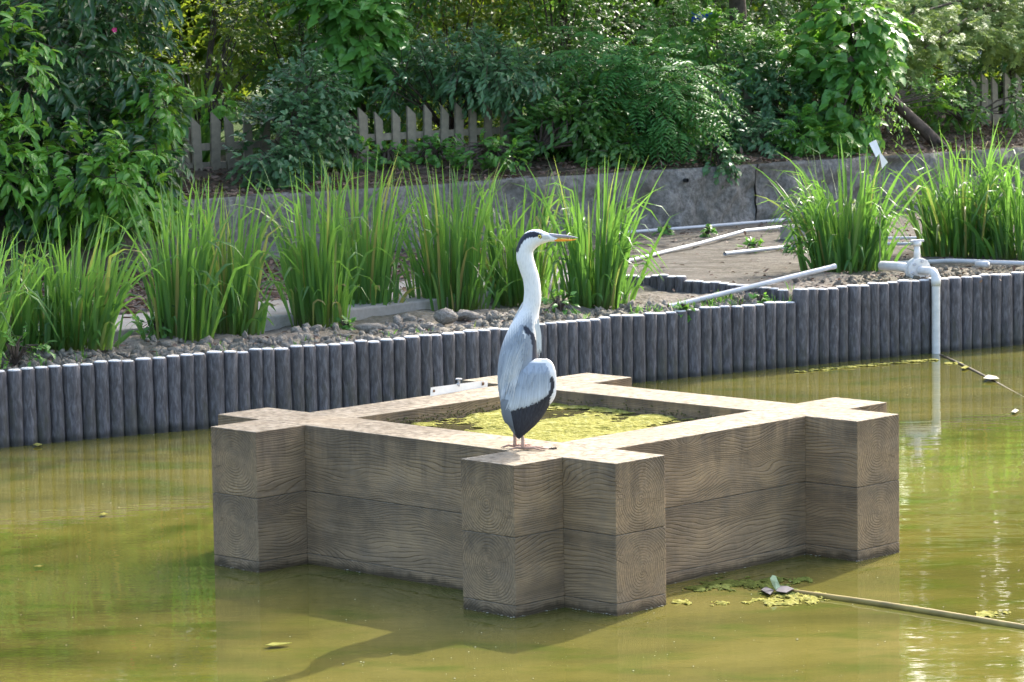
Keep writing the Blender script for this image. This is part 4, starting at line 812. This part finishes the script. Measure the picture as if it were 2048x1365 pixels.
# background shrubs beyond the fence
bgs = [(150, 3.6, 140, 60), (600, 3.4, 120, 60), (760, 3.0, 120, 70), (900, 3.6, 190, 60), (1120, 3.4, 190, 60), (1300, 4.0, 170, 60), (1430, 3.2, 120, 120), (1600, 3.6, 150, 60), (1760, 4.6, 120, 120), (1950, 5.2, 190, 130), (2140, 4.4, 150, 110)]
names = ['behind the glossy evergreen', 'behind the small-leaved bluish shrub', 'behind the vine-wrapped trunk', 'behind the drooping grey-green shrub', 'behind the low mixed shrub', 'behind the ferny shrub', 'behind the straight dark trunk', 'behind the vine-draped leaning trunk', 'between leaning trunk and maple', 'behind the maple', 'beyond the end of the fence']
for k, (a, d_, rx, yy) in enumerate(bgs):
    shrub('background_shrub', 'shaded green shrub '+names[k], root_at(a, d_), [pxblob(a, 245, d_-1.3, rx, 55, .35), pxblob(a, yy+90, d_, rx, 110, .6), pxblob(a-40, yy-20, d_+.3, rx*.9, 120, .6), pxblob(a+50, yy-150, d_+.5, rx*.9, 110, .7)], 1900, 7, .064, .036, ['mid', 'canopy', 'mid', 'backlit', 'mid', 'canopy'][k % 6], 'oval', 70+k, .3, .22, group='shrubs beyond the fence', clump_=.6)
# farther row of trees
for k, (x, y, h, w_) in enumerate([(-9, 37, 6.5, 2.6), (-5.5, 39, 5.5, 2.4), (-2.2, 38, 6.2, 2.4), (1.5, 40, 5.6, 2.3), (4.6, 41, 8.2, 2.8), (7.6, 39, 8.0, 2.9), (11.5, 41, 7.5, 3.0)]):
    rt = np.array([x, y, 1.27]); e = plant('far_tree', 'leafy tree far beyond the fence, ' + ['at the end past the glossy evergreen', 'behind the backlit shrub', 'behind the vine-wrapped trunk', 'behind the straight dark trunk', 'in front of the pale house', 'beside the pale house', 'past the pale house'][k], 'tree', rt, 'far trees beyond the fence')
    g = Geo(); g.tube([rt-np.array([0, 0, .1]), rt+np.array([.1, 0, h*.4]), rt+np.array([0, .1, h*.8])], [.16, .12, .04], 9); g.build('trunk', M['bark'], e, True)
    d = foliage(R(90+k), [(rt+np.array([0, 0, h*.62]), (w_, 1.8, h*.38)), (rt+np.array([w_*.4, -.4, h*.32]), (w_*.8, 1.4, h*.28)), (rt+np.array([-w_*.5, .3, h*.35]), (w_*.8, 1.4, h*.3))], 2600, 8, .25, .16, 'oval', .3, .4, .25); add_foliage(d, LM['backlit' if k in (1, 2, 4, 5) else 'canopy'], e, 'crown')
# pale house glimpsed through the maple
hs = empty('house', (11.5, 52, 1.27), 'pale plastered house glimpsed through the maple leaves', 'house')
g = Geo(); g.box((11.5, 54, 2.9), (3.6, 2.0, 1.65)); g.build('wall', M['plaster'], hs)
g = Geo(); g.add([(7.5, 51.6, 4.5), (15.5, 51.6, 4.5), (15.5, 56.4, 4.5), (7.5, 56.4, 4.5), (7.5, 54, 6.0), (15.5, 54, 6.0)], [[0, 1, 5, 4], [2, 3, 4, 5], [0, 4, 3], [1, 2, 5], [3, 2, 1, 0]]); g.build('roof', M['roof'], hs)
for x in (9.3, 11.5, 13.7):
    g = Geo(); g.box((x, 51.985, 3.0), (.55, .04, .6)); w_ = g.build('window', M['white'], hs); g = Geo(); g.box((x, 51.935, 3.0), (.46, .02, .5)); p_ = g.build('pane', M['glass'], w_); p_.matrix_parent_inverse = Matrix.Identity(4)
    w_.matrix_parent_inverse = Matrix.Translation(-hs.location)
# blue sheet glimpsed beyond
c = behind_wall(1404, 38, 1.75); g = Geo()
nu = 9; V = [(c[0]+(i/(nu-1)-.5)*.19, c[1]+.03*math.sin(i*1.7), c[2]+(.055 if j else -.06)+.012*math.sin(i*2.3+j)) for j in (0, 1) for i in range(nu)]
V += [(x, y+.012, z) for x, y, z in V]; n2_ = 2*nu
g.add(V, [[i, i+1, nu+i+1, nu+i] for i in range(nu-1)]+[[n2_+i, n2_+nu+i, n2_+nu+i+1, n2_+i+1] for i in range(nu-1)]); o = g.build('blue_sheet', M['blue'], None, True); tag(o, 'bright blue sheet glimpsed between leaves above the ferny shrub', 'sheet')

# ================================================================ ON THE WATER
def wpt(x, y, z=.004): return on_z(x, y, z)
# slimy pole at the surface
g = Geo(); a, b = wpt(1560, 1182, .002), wpt(2150, 1272, .000); pts = [a+(b-a)*t + np.array([0, .012*math.sin(t*5), .006*math.sin(t*3.1)]) for t in np.linspace(0, 1, 14)]; g.tube(pts, .0135, 10); tag(g.build('floating_pole', M['rod'], None, True), 'slimy olive pole floating from the planter debris', 'pole')
g = Geo(); a, b = wpt(1882, 712, -.004), wpt(2200, 880, -.012); pts = [a+(b-a)*t + np.array([.02*math.sin(t*4), 0, .004*math.sin(t*9)]) for t in np.linspace(0, 1, 14)]; g.tube(pts, .013, 8); tag(g.build('sunken_hose', mat_plain('sunken_hose', (.045, .035, .02), .6, .3, 10), None, True), 'dark half-sunken hose leading away from the outlet pipe foot', 'hose')
def scum_patch(name, cells, label, mat, seed, thr=.45, res=.005, z=.004, cat='algae'):
    """floating patches: ragged grids cut by noise"""
    g = Geo(); Vs = []; Fs = []; k = 0
    for (px, py, rx, ry) in cells:
        c = wpt(px, py); sx = rx*c[1]/F_PX; sy = ry*c[1]/F_PX/.19; nx = max(4, int(2*sx/res)); ny = max(4, int(2*sy/res)); xx, yy = np.meshgrid(np.linspace(-1, 1, nx), np.linspace(-1, 1, ny), indexing='ij')
        f = fbm(xx*sx*38+px, yy*sy*20+py, 5, seed)*1.25-.11 - .40*(xx**2+yy**2)+.13; zz = z*.5 + np.clip(f-thr, 0, .3)*.022 + (fbm(xx*sx*90, yy*sy*90, 2, seed+1)-.5)*.008*(f > thr)
        V = np.stack([c[0]+xx*sx, c[1]+yy*sy, zz], -1).reshape(-1, 3); ii = np.arange(nx*ny).reshape(nx, ny); q = np.stack([ii[:-1, :-1], ii[1:, :-1], ii[1:, 1:], ii[:-1, 1:]], -1).reshape(-1, 4); q = q[(f[:-1, :-1] > thr).ravel()]
        if not len(q): continue
        u, inv = np.unique(q, return_inverse=True); Vs.append(V[u]); Fs.append(inv.reshape(-1, 4)+k); k += len(u)
    if Vs: o = link_mesh(name, mesh_np(name, np.concatenate(Vs), np.concatenate(Fs)), mat, smooth=True); tag(o, label, cat, kind='stuff')
M['weed'] = mat_ground('pond_weed', [(.035, .05, .010), (.085, .12, .02), (.20, .24, .05), (.10, .10, .02)], 60, .02)
scum_patch('pond_weed', [(1500, 1166, 90, 15), (1580, 1160, 60, 8), (1440, 1168, 60, 9), (1570, 1185, 60, 8), (1400, 1175, 50, 8)], 'green pond weed floating against the planter side', M['weed'], 81)
scum_patch('pale_scum', [(1600, 1197, 62, 12), (1560, 1203, 80, 9), (1360, 1203, 36, 7), (1435, 1206, 30, 5), (1640, 1190, 25, 6)], 'pale yellow scum floating by the pole end', M['scum'], 83)
scum_patch('foam_patch', [(1970, 1228, 34, 6), (2000, 1225, 22, 4)], 'pale foamy scum patch floating over the slimy pole', M['scum'], 85)
scum_patch('scum_line', [(1600+i*32, 743-i*2.9, 26, 2.4) for i in range(9)]+[(1905, 726, 22, 4)], 'thin yellow line of scum drifting to the outlet pipe foot', M['scum'], 87, .40, .006)
# dead leaves on the debris
def floating_leaf(pts, mat, label, name='floating_leaf', z=.012):
    P = [at_y(x, y, Y) if Y else wpt(x, y, z) for x, y, Y in pts]; c = np.mean(P, 0); up_ = np.array([0, -.0006, .0012]); n = len(P); g = Geo(); g.add([c+up_*2]+[p+up_ for p in P]+[p-up_ for p in P]+[c-up_], [[0, 1+k, 1+(k+1) % n] for k in range(n)]+[[2*n+1, n+1+(k+1) % n, n+1+k] for k in range(n)]+[[1+k, n+1+k, n+1+(k+1) % n, 1+(k+1) % n] for k in range(n)])
    tag(g.build(name, mat, None, False), label, 'leaf')
Yl = float(wpt(1555, 1183)[1])
floating_leaf([(1540, 1158, Yl), (1545, 1151, Yl+.01), (1552, 1153, Yl+.01), (1556, 1164, Yl), (1562, 1176, Yl), (1553, 1183, Yl-.02), (1546, 1172, Yl)], M['paleleaf'], 'pale green leaf standing upright in the floating debris')
floating_leaf([(1552, 1183, 0), (1560, 1172, 0), (1575, 1173, 0), (1588, 1178, 0), (1572, 1186, 0)], M['darkleaf'], 'dark purple curled leaf lying beside the upright pale leaf', z=.02)
floating_leaf([(1522, 1180, 0), (1532, 1174, 0), (1548, 1181, 0), (1540, 1190, 0)], M['darkleaf'], 'small dark leaf in the green pond weed', z=.012)
floating_leaf([(530, 1291, 0), (545, 1286, 0), (584, 1286, 0), (570, 1289, 0), (545, 1292, 0)], M['scum'], 'small yellow-green leaf adrift on open water before the long side of the planter')
floating_leaf([(68, 1133, 0), (78, 1131, 0), (87, 1132, 0), (78, 1134, 0)], M['scum'], 'tiny yellow leaf adrift between the palisade reflection and the planter')
floating_leaf([(199, 1029, 0), (208, 1026, 0), (216, 1028, 0), (207, 1030, 0)], M['scum'], 'tiny yellow leaf adrift where the palisade reflection ends')
floating_leaf([(1966, 757, 0), (1976, 750, 0), (1992, 753, 0), (1999, 758, 0), (1980, 759, 0)], M['foam'], 'white curled leaf floating over the sunken hose', z=.02)
floating_leaf([(2022, 824, 0), (2030, 818, 0), (2038, 821, 0), (2031, 826, 0)], M['foam'], 'small white scrap floating on open water beyond the outlet pipe reflection', z=.012)
floating_leaf([(66, 890, 0), (74, 886, 0), (84, 889, 0), (75, 892, 0)], M['scum'], 'tiny green leaf floating against the foot of the palisade')
floating_leaf([(1922, 736, 0), (1930, 732, 0), (1938, 734, 0), (1930, 738, 0)], M['scum'], 'tiny yellow leaf floating beside the scum line end')
# feather stuck in crib corner and specks
g = Geo(); rg = np.random.default_rng(91)
for k in range(900):
    x = rg.uniform(-40, 2090); y = 1365-(rg.uniform()**1.15)*640; p = wpt(x, y, .003)
    if p[1] > np.interp(p[0], PAL[:, 0], PAL[:, 1])-.02: continue
    q = (p[:2]-CO); u, v = q@CA, q@CB
    if -CL-CW-CE < u < CW+CE and -CW-CE < v < CL+CW+CE: continue
    s_ = .0012+.0035*rg.uniform()**4; g.add([p+np.array([s_*math.cos(t), s_*math.sin(t)*1.2, 0]) for t in np.linspace(0, 6.28, 7)[:-1]]+[p+np.array([0, 0, s_*.6])], [[i, (i+1) % 6, 6] for i in range(6)])
for (u0, v0, u1, v1) in [(-CL-CW, -CW-CE, -CL, -CW-CE), (-CL, -CW, 0, -CW), (0, -CW-CE, CW, -CW-CE), (CW, -CW-CE, CW, -CW), (CW, -CW, CW+CE, -CW), (CW+CE, -CW, CW+CE, 0), (CW, 0, CW, CL), (CW+CE, CL, CW+CE, CL+CW), (CW, CL, CW+CE, CL)]:
    for k in range(17):
        t = rg.uniform(); p = crib_pt(u0+(u1-u0)*t, v0+(v1-v0)*t, .004) + np.array([rg.normal()*.006, -.006-abs(rg.normal())*.01, 0]); s_ = .0012+.004*rg.uniform()**3
        g.add([p+np.array([s_*math.cos(a)*1.5, s_*math.sin(a), 0]) for a in np.linspace(0, 6.28, 7)[:-1]]+[p+np.array([0, 0, s_*.6])], [[i, (i+1) % 6, 6] for i in range(6)])
tag(g.build('foam_specks', M['foam']), 'tiny white foam specks scattered over the pond and round the planter', 'foam', kind='stuff')

# ================================================================ HERON
HY = float(on_z(1040, 897, CH)[1])
def hp(x, y, dy=0.): return at_y(x, y, HY) + np.array([0, dy, 0])
K = HY/F_PX
her = empty('heron', tuple(on_z(1038, 896, CH)), 'grey heron standing upright on the planter corner with one wing drooped', 'bird')
GREY = np.array([.33, .375, .435]); WHITE = np.array([.80, .80, .79]); BLK = np.array([.018, .022, .035]); PALE = np.array([.60, .64, .67]); DARK = np.array([.024, .026, .034])
rings = [  # px centre, half width px, depth half m
    (1036, 872, 2, .006), (1034, 862, 8, .016), (1032, 845, 15, .030), (1031, 820, 25, .050), (1032, 785, 35, .068), (1035, 745, 40, .078), (1039, 705, 38, .078), (1046, 668, 31, .068), (1054, 642, 24, .053), (1061, 620, 18, .040),
    (1064.5, 602, 17.6, .035), (1065, 580, 16.8, .033), (1062, 557, 16.4, .032), (1055, 535, 16.8, .032), (1050, 517, 17.0, .032), (1050, 502, 16.6, .031), (1055, 489, 18.0, .032), (1064, 479.5, 18.6, .032), (1076, 475.5, 16.6, .030), (1088, 475.5, 11.8, .023), (1098, 476.2, 8.2, .015), (1108, 478.5, 5.2, .009), (1116, 481, 2.2, .005)]
RA = np.array(rings, float); tI = np.arange(len(RA)); tt = np.linspace(0, len(RA)-1, 230)
def catmull(a, tt):
    out = []
    for t in tt:
        i = min(int(t), len(a)-2); f = t-i; p0, p1, p2, p3 = a[max(i-1, 0)], a[i], a[i+1], a[min(i+2, len(a)-1)]
        out.append(.5*((2*p1)+(-p0+p2)*f+(2*p0-5*p1+4*p2-p3)*f*f+(-p0+3*p1-3*p2+p3)*f**3))
    return np.array(out)
RS = catmull(RA, tt); T2 = np.gradient(RS[:, :2], axis=0); T2 /= np.linalg.norm(T2, axis=1, keepdims=True)
nseg = 56; Vh = []; Ch = []; pxy = []
for (x, y, hw, dp), t2 in zip(RS, T2):
    nx, ny = -t2[1], t2[0]
    for k in range(nseg):
        a = 2*math.pi*k/nseg; px_, py_ = x+nx*hw*math.cos(a), y+ny*hw*math.cos(a); Vh.append(hp(px_, py_, -dp*math.sin(a))); pxy.append((px_, py_, math.sin(a)))
pxy = np.array(pxy)
def inpoly(P, poly):
    x, y = P[:, 0], P[:, 1]; ins = np.zeros(len(P), bool); n = len(poly)
    for i in range(n):
        x1, y1 = poly[i]; x2, y2 = poly[(i+1) % n]
        c = ((y1 > y) != (y2 > y)) & (x < (x2-x1)*(y-y1)/((y2-y1) if y2 != y1 else 1e-9)+x1); ins ^= c
    return ins
yv = pxy[:, 1]; xv = pxy[:, 0]
edge_n = 640 - (xv-1050)*.9 + 6*np.sin(xv*1.3)                       # ragged border of white neck and grey back
wn_ = np.clip((edge_n-yv)/22+.5, 0, 1)[:, None]; cols = WHITE*wn_ + GREY*.88*(1-wn_)
band = inpoly(pxy, [(1062, 612), (1080, 612), (1079, 700), (1083, 722), (1074, 722), (1066, 680)]); cols[band] = WHITE*.98
cols[inpoly(pxy, [(1085, 467.5), (1077, 473.5), (1068, 474), (1057, 475), (1048, 481), (1041, 491), (1035.5, 506), (1028, 500), (1032, 484), (1042, 473), (1050, 467), (1060, 463.2), (1070, 462.8)])] = BLK
cols[inpoly(pxy, [(1046, 651), (1052, 648), (1060, 657), (1064, 667), (1056, 668), (1050, 664)])] = BLK*1.5
cols[inpoly(pxy, [(1059, 658), (1067, 664), (1076, 690), (1079, 722), (1063, 722), (1065, 695)])] = BLK*1.5
cols[inpoly(pxy, [(1040, 662), (1046, 657), (1053, 667), (1049, 675), (1040, 673)])] = WHITE
cols[(yv > 815)] = DARK*1.6
face = inpoly(pxy, [(1076, 476), (1082, 470), (1096, 471), (1100, 477), (1090, 479)]); cols[face] = cols[face]*.55+np.array([.25, .24, .14])*.45
nr = len(RS); idx = np.arange(nr*nseg).reshape(nr, nseg); Fb = np.stack([idx[:-1], idx[1:], np.roll(idx, -1, 1)[1:], np.roll(idx, -1, 1)[:-1]], -1).reshape(-1, 4)
link_mesh('body', mesh_np('body', np.array(Vh), Fb, cols=cols), M['feather'], her, True)

# drooped near wing: closed lens-shaped sheet
rows = [(715, 1072, 1094), (720, 1052, 1102), (728, 1038, 1107), (740, 1026, 1111), (755, 1015, 1112.5), (770, 1007, 1112.5), (785, 1003, 1111), (797, 1001, 1106), (806, 1001, 1099), (818, 1003, 1092), (832, 1008, 1083), (846, 1015, 1071), (859, 1023, 1057), (868, 1030, 1046), (874, 1034, 1039)]
RW = np.array(rows, float); RWs = catmull(RW, np.linspace(0, len(RW)-1, 70)); nu = 44
def wing_y(x, y, l, r):
    u = (x-l)/max(r-l, 1e-3)*2-1; v = np.interp(y, [715, 740, 790, 840, 874], [.35, .85, 1., .7, .2]); return u, v
def wing_depth(x, y):
    l = np.interp(y, RWs[:, 0], RWs[:, 1]); r = np.interp(y, RWs[:, 0], RWs[:, 2]); u = np.clip((x-l)/max(r-l, 1e-3)*2-1, -1, 1); v = np.interp(y, [715, 722, 740, 790, 840, 874], [.2, .55, .9, 1., .65, .15])
    return -.050 - .052*v*math.sqrt(max(0, 1-u*u*.96)) - .012*u
Vw, Cw = [], []
for side in (0, 1):
    for (y, l, r) in RWs:
        for j in range(nu):
            th = math.pi*j/(nu-1); x = (l+r)/2-(r-l)/2*math.cos(th); Vw.append(hp(x, y, wing_depth(x, y) if side == 0 else wing_depth(x, y)*.45-.022))
            cov = np.interp(x, [1000, 1012, 1022, 1040, 1060, 1080, 1092, 1100], [800, 812, 817, 811, 804, 795, 787, 778]) + 2.2*math.sin(x*1.55)
            c = GREY*1.12 if y < cov else DARK
            if y < cov: c = GREY*1.12*(1-.35*min(1, max(0, (y-735)/70))) + PALE*.35*min(1, max(0, (y-735)/70))*1.1
            if y > cov and x < np.interp(y, [800, 830, 860], [1016, 1022, 1030]): c = GREY*.42
            e_ = np.interp(y, [715, 722, 740, 760, 800], [1085, 1090, 1099, 1104, 1099])
            if x > e_ and y < 806: c = WHITE*.97
            if y < 722 + max(0, (1062-x)*.15): c = WHITE*.95
            if inpoly(np.array([[x, y]]), [(1099, 753), (1104, 748), (1107.5, 752), (1108.5, 766), (1106, 779), (1099, 792), (1093, 795), (1098, 778), (1100.5, 765)])[0]: c = DARK*.9
            Cw.append(c)
nrw = len(RWs); i0 = np.arange(nrw*nu).reshape(nrw, nu); i1 = i0+nrw*nu
def q4(i, flip=False):
    q = np.stack([i[:-1, :-1], i[:-1, 1:], i[1:, 1:], i[1:, :-1]], -1).reshape(-1, 4); return q[:, ::-1] if flip else q
side_q = lambda a, b: np.stack([a[:-1], a[1:], b[1:], b[:-1]], -1)
Fw = np.concatenate([q4(i0, True), q4(i1), side_q(i0[:, 0], i1[:, 0]), side_q(i1[:, -1], i0[:, -1]), side_q(i1[0], i0[0]), side_q(i0[-1], i1[-1])])
wing = link_mesh('drooped_wing', mesh_np('drooped_wing', np.array(Vw), Fw, cols=np.array(Cw)), M['feather'], her, True)
# feathers: thin lanceolate strips following a surface
def feather_strips(specs, depth_fn, name, parent, lift=.0018):
    V, Fc, Cc = [], [], []
    for (pts, w0, ca, cb) in specs:
        P = catmull(np.array(pts, float), np.linspace(0, len(pts)-1, 9)); T = np.gradient(P, axis=0); T /= np.linalg.norm(T, axis=1, keepdims=True); b = len(V)
        ww = w0*np.array([.5, .85, 1, 1, 1, .95, .8, .55, .08])
        for j, (p, t) in enumerate(zip(P, T)):
            n_ = np.array([-t[1], t[0]])*ww[j]
            for sg, li in ((-1, .0), (0, 1.), (1, .0)):
                q = p+n_*sg; V.append(hp(q[0], q[1], depth_fn(q[0], q[1])-lift*(.4+li)-.0006*j/8)); Cc.append(ca*(1-j/8)+cb*(j/8) if li else (ca*(1-j/8)+cb*(j/8))*.8)
        for j in range(8):
            a = b+3*j; Fc += [(a, a+3, a+4, a+1), (a+1, a+4, a+5, a+2)]
    return link_mesh(name, mesh_np(name, np.array(V), np.array(Fc), cols=np.array(Cc)), M['feather'], parent, True)
rg = np.random.default_rng(3); sp = []
for k, x in enumerate(np.linspace(1012, 1096, 38)):
    cov = np.interp(x, [1000, 1012, 1022, 1040, 1060, 1080, 1092, 1100], [800, 812, 817, 811, 804, 795, 787, 778])+rg.normal()*1.2; l = rg.uniform(34, 52)
    x0 = x+(1075-x)*.10; sp.append(([(x0+1.5, cov-l), (x0, cov-l*.5), (x-1, cov+2)], 1.9, GREY*rg.uniform(.85, 1.15), PALE*rg.uniform(.9, 1.25)))
for k, x in enumerate(np.linspace(1020, 1094, 34)):
    y_ = rg.uniform(745, 772); sp.append(([(x+3, y_-24), (x+1.5, y_-10), (x+rg.normal()*.6, y_+6)], 1.7, GREY*rg.uniform(.95, 1.15), GREY*rg.uniform(1.05, 1.35)))
feather_strips(sp, wing_depth, 'coverts', her)
sp = []
for k in range(9):
    f = k/8.; sp.append(([(1026+f*70, 815-f*22), (1028+f*52, 832-f*8), (1033+f*18, 856-f*2), (1036+f*3+rg.normal(), 874-f*7)], 4.2-f*1.2, DARK*rg.uniform(.9, 1.5), DARK*rg.uniform(.7, 1.2)))
feather_strips(sp, wing_depth, 'primaries', her)
sp = []
for k in range(6): sp.append(([(1004+k*2.5, 795), (1006+k*2.6, 822), (1012+k*3, 845+k*2)], 3.2, GREY*.7, GREY*.4))
feather_strips(sp, wing_depth, 'tertials', her)
def back_depth(x, y):
    c = np.interp(y, RA[:10, 1][::-1], RA[:10, 0][::-1]); hw = np.interp(y, RA[:10, 1][::-1], RA[:10, 2][::-1]); dp = np.interp(y, RA[:10, 1][::-1], RA[:10, 3][::-1]); u = min(1, abs(x-c)/max(hw, 1)); b = -dp*math.sqrt(max(0, 1-u*u))
    w = wing_depth(x, y) if y > 722 and np.interp(y, RWs[:, 0], RWs[:, 1]) < x else 0; return min(b, w)-.003
sp = []
for row, y_ in enumerate(np.arange(652, 735, 9.)):
    xl = np.interp(y_, [640, 657, 701, 741], [1028, 1020, 1002, 995]); xr = np.interp(y_, [640, 660, 700, 741], [1050, 1046, 1056, 1040])
    for x in np.arange(xl+3+(row % 2)*2.2, xr, 4.6):
        v_ = rg.uniform(.82, 1.12); sp.append(([(x+1.2, y_-5), (x+.4, y_+2), (x-.6+rg.normal()*.4, y_+10)], 2.5, GREY*.86*v_, GREY*1.12*v_))
feather_strips(sp, lambda x, y: back_depth(x, y)+.0015, 'mantle_feathers', her, .0018)
# long pale scapular plumes down the back
sp = []
for k in range(46):
    f = rg.uniform(); x0 = 1014+f*36; y0 = 668+rg.uniform(0, 40)+(1-f)*15; x1 = 997+f*32+rg.normal()*2; y1 = np.interp(x1, [995, 1005, 1015, 1030], [800, 802, 775, 735])-rg.uniform(0, 26)
    y1 = max(y1, y0+25); x1 = max(x1, np.interp(y1, [700, 741, 782, 800], [1002, 994, 996, 1002])); w_ = rg.uniform(0, 1); ca = GREY*rg.uniform(.9, 1.1); cb = GREY*1.1*(1-w_)+WHITE*.92*w_
    sp.append(([(x0, y0), ((x0+x1)/2-2, (y0+y1)/2), (x1, y1)], rg.uniform(1.2, 2.3), ca, cb*1.05))
for k in range(34):
    f = rg.uniform(); x0 = 1022+f*24; y0 = 690+rg.uniform(0, 30); x1 = 1004+f*24+rg.normal()*1.5; y1 = y0+rg.uniform(55, 90)-f*18; w_ = rg.uniform(.75, 1); sp.append(([(x0, y0), ((x0+x1)/2-1, (y0+y1)/2), (x1, y1)], rg.uniform(.9, 1.5), GREY*1.25, GREY*(1-w_)+WHITE*w_))
feather_strips(sp, back_depth, 'scapular_plumes', her, .0022)
sp = []
for k in range(9): x = 1071+k*1.0; sp.append(([(x-2, 632+rg.uniform(0, 20)), (x+2, 668), (x+3, 700+rg.uniform(-8, 20))], 1.3, WHITE, WHITE*np.array([1, .97, .9])))
feather_strips(sp, lambda x, y: -.045 if y < 690 else -.05, 'breast_plumes', her)
sp = []
for k in range(8): y = 608+k*4.5; xb = np.interp(y, [590, 602, 622, 645], [1050, 1049, 1038, 1025]); sp.append(([(xb+5, y-10), (xb+1, y-3), (xb-2.5-rg.uniform(0, 2), y+4)], 1.5, WHITE*.95, PALE))
feather_strips(sp, lambda x, y: -.006, 'nape_hackles', her)
# tapering black crest behind the head
g = Geo(); g.tube([hp(1046, 477), hp(1038.5, 488), hp(1034, 500), hp(1033, 512)], [.008, .006, .004, .001], 8); g.build('crest', mat_plain('crest_black', (.02, .024, .036), .6), her, True)
# bill, upper and lower mandible, slightly parted
def mandible(pts, name, mat):
    g = Geo(); P = catmull(np.array(pts, float), np.linspace(0, len(pts)-1, 24)); n = 14; V = []
    for x, y, hh, dd in P: V += [hp(x, y-hh*math.sin(2*math.pi*k/n), -dd*math.cos(2*math.pi*k/n)) for k in range(n)]
    g.add(V, [[i*n+k, i*n+(k+1) % n, (i+1)*n+(k+1) % n, (i+1)*n+k] for i in range(len(P)-1) for k in range(n)]+[list(range(n))[::-1], [(len(P)-1)*n+k for k in range(n)]]); return g.build(name, mat, her, True)
mandible([(1092, 471.5, 5.0, .010), (1102, 471.5, 4.6, .0095), (1118, 472.6, 3.8, .0075), (1136, 473.8, 2.8, .005), (1148, 475.0, 1.7, .003), (1156, 476.4, .5, .001)], 'upper_mandible', M['bill'])
mandible([(1090, 478.0, 3.2, .009), (1102, 479.4, 3.2, .0085), (1118, 480.6, 2.8, .007), (1136, 480.6, 2.1, .0045), (1146, 480.1, 1.3, .003), (1152.5, 479.5, .4, .001)], 'lower_mandible', M['bill2'])
for sgn, ex in ((-1, 0), (1, 0)):
    c = hp(1079, 472.6, sgn*.0272); g = Geo()
    for k, (rad, off) in enumerate(((.0078, 0.), )):
        V = IV*np.array([rad, rad*.55, rad])+c; g.add(V, [list(f) for f in IF])
    ey = g.build('eye', M['eye'], her, True); g = Geo(); g.add(IV*np.array([.0036, .002, .0036])+c+np.array([0, sgn*.0036, 0]), [list(f) for f in IF]); pu = g.build('pupil', M['black'], ey, True); pu.matrix_parent_inverse = Matrix.Identity(4); ey.matrix_parent_inverse = Matrix.Translation(-her.location)
    g = Geo(); g.tube([c+np.array([.0085*math.cos(a), -sgn*.0005, .0085*math.sin(a)]) for a in np.linspace(0, 2*math.pi, 17)], .0015, 6, False); g.build('eye_rim', M['black'], her, True)
# legs and feet
def leg(fx, fy, hx, hy, dy):
    foot = on_z(fx, fy, CH+.006); top = hp(hx, hy, dy); g = Geo(); ank = foot+np.array([0, 0, .012])
    g.tube([top, ank+(top-ank)*.45+np.array([-.003, 0, 0]), ank+np.array([0, 0, .03]), ank, foot], [.011, .0065, .0075, .008, .008], 10)
    lg = g.build('leg', M['skin'], her, True)
    for (dx, dyy, l) in ((.085, -.04, 1), (.108, .004, 1), (.075, .05, 1), (-.055, .004, 1)):
        p2 = foot+np.array([dx, dyy, -.002]); mid = foot+np.array([dx*.5, dyy*.5, .006]); g = Geo(); g.tube([foot+np.array([0, 0, .002]), mid, foot+np.array([dx*.82, dyy*.82, -.0005]), p2], [.0065, .0048, .0042, .0016], 8); t_ = g.build('toe', M['skin'], lg, True); t_.matrix_parent_inverse = Matrix.Identity(4)
        g = Geo(); g.tube([p2-np.array([dx, dyy, 0])*.05, p2+np.array([dx, dyy, 0])*.10+np.array([0, 0, -.002])], [.0022, .0006], 6); t_ = g.build('claw', M['black'], lg, True); t_.matrix_parent_inverse = Matrix.Identity(4)
    lg.matrix_parent_inverse = Matrix.Translation(-her.location)
leg(1046, 898, 1045, 845, -.03); leg(1030, 893.5, 1031, 845, .03)
# droppings and crumbs on the beam
c = on_z(1104, 899, CH); g = Geo()
for k in range(4):
    V = JV*np.array([.007, .006, .005])*(.7+.2*k) + c + np.array([.008*k-.01, .006*(k % 2), .003]); g.add(V, [list(f) for f in JF])
tag(g.build('debris_crumb', M['bark']), 'small dark crumb of debris lying on the beam beside the heron feet', 'debris')
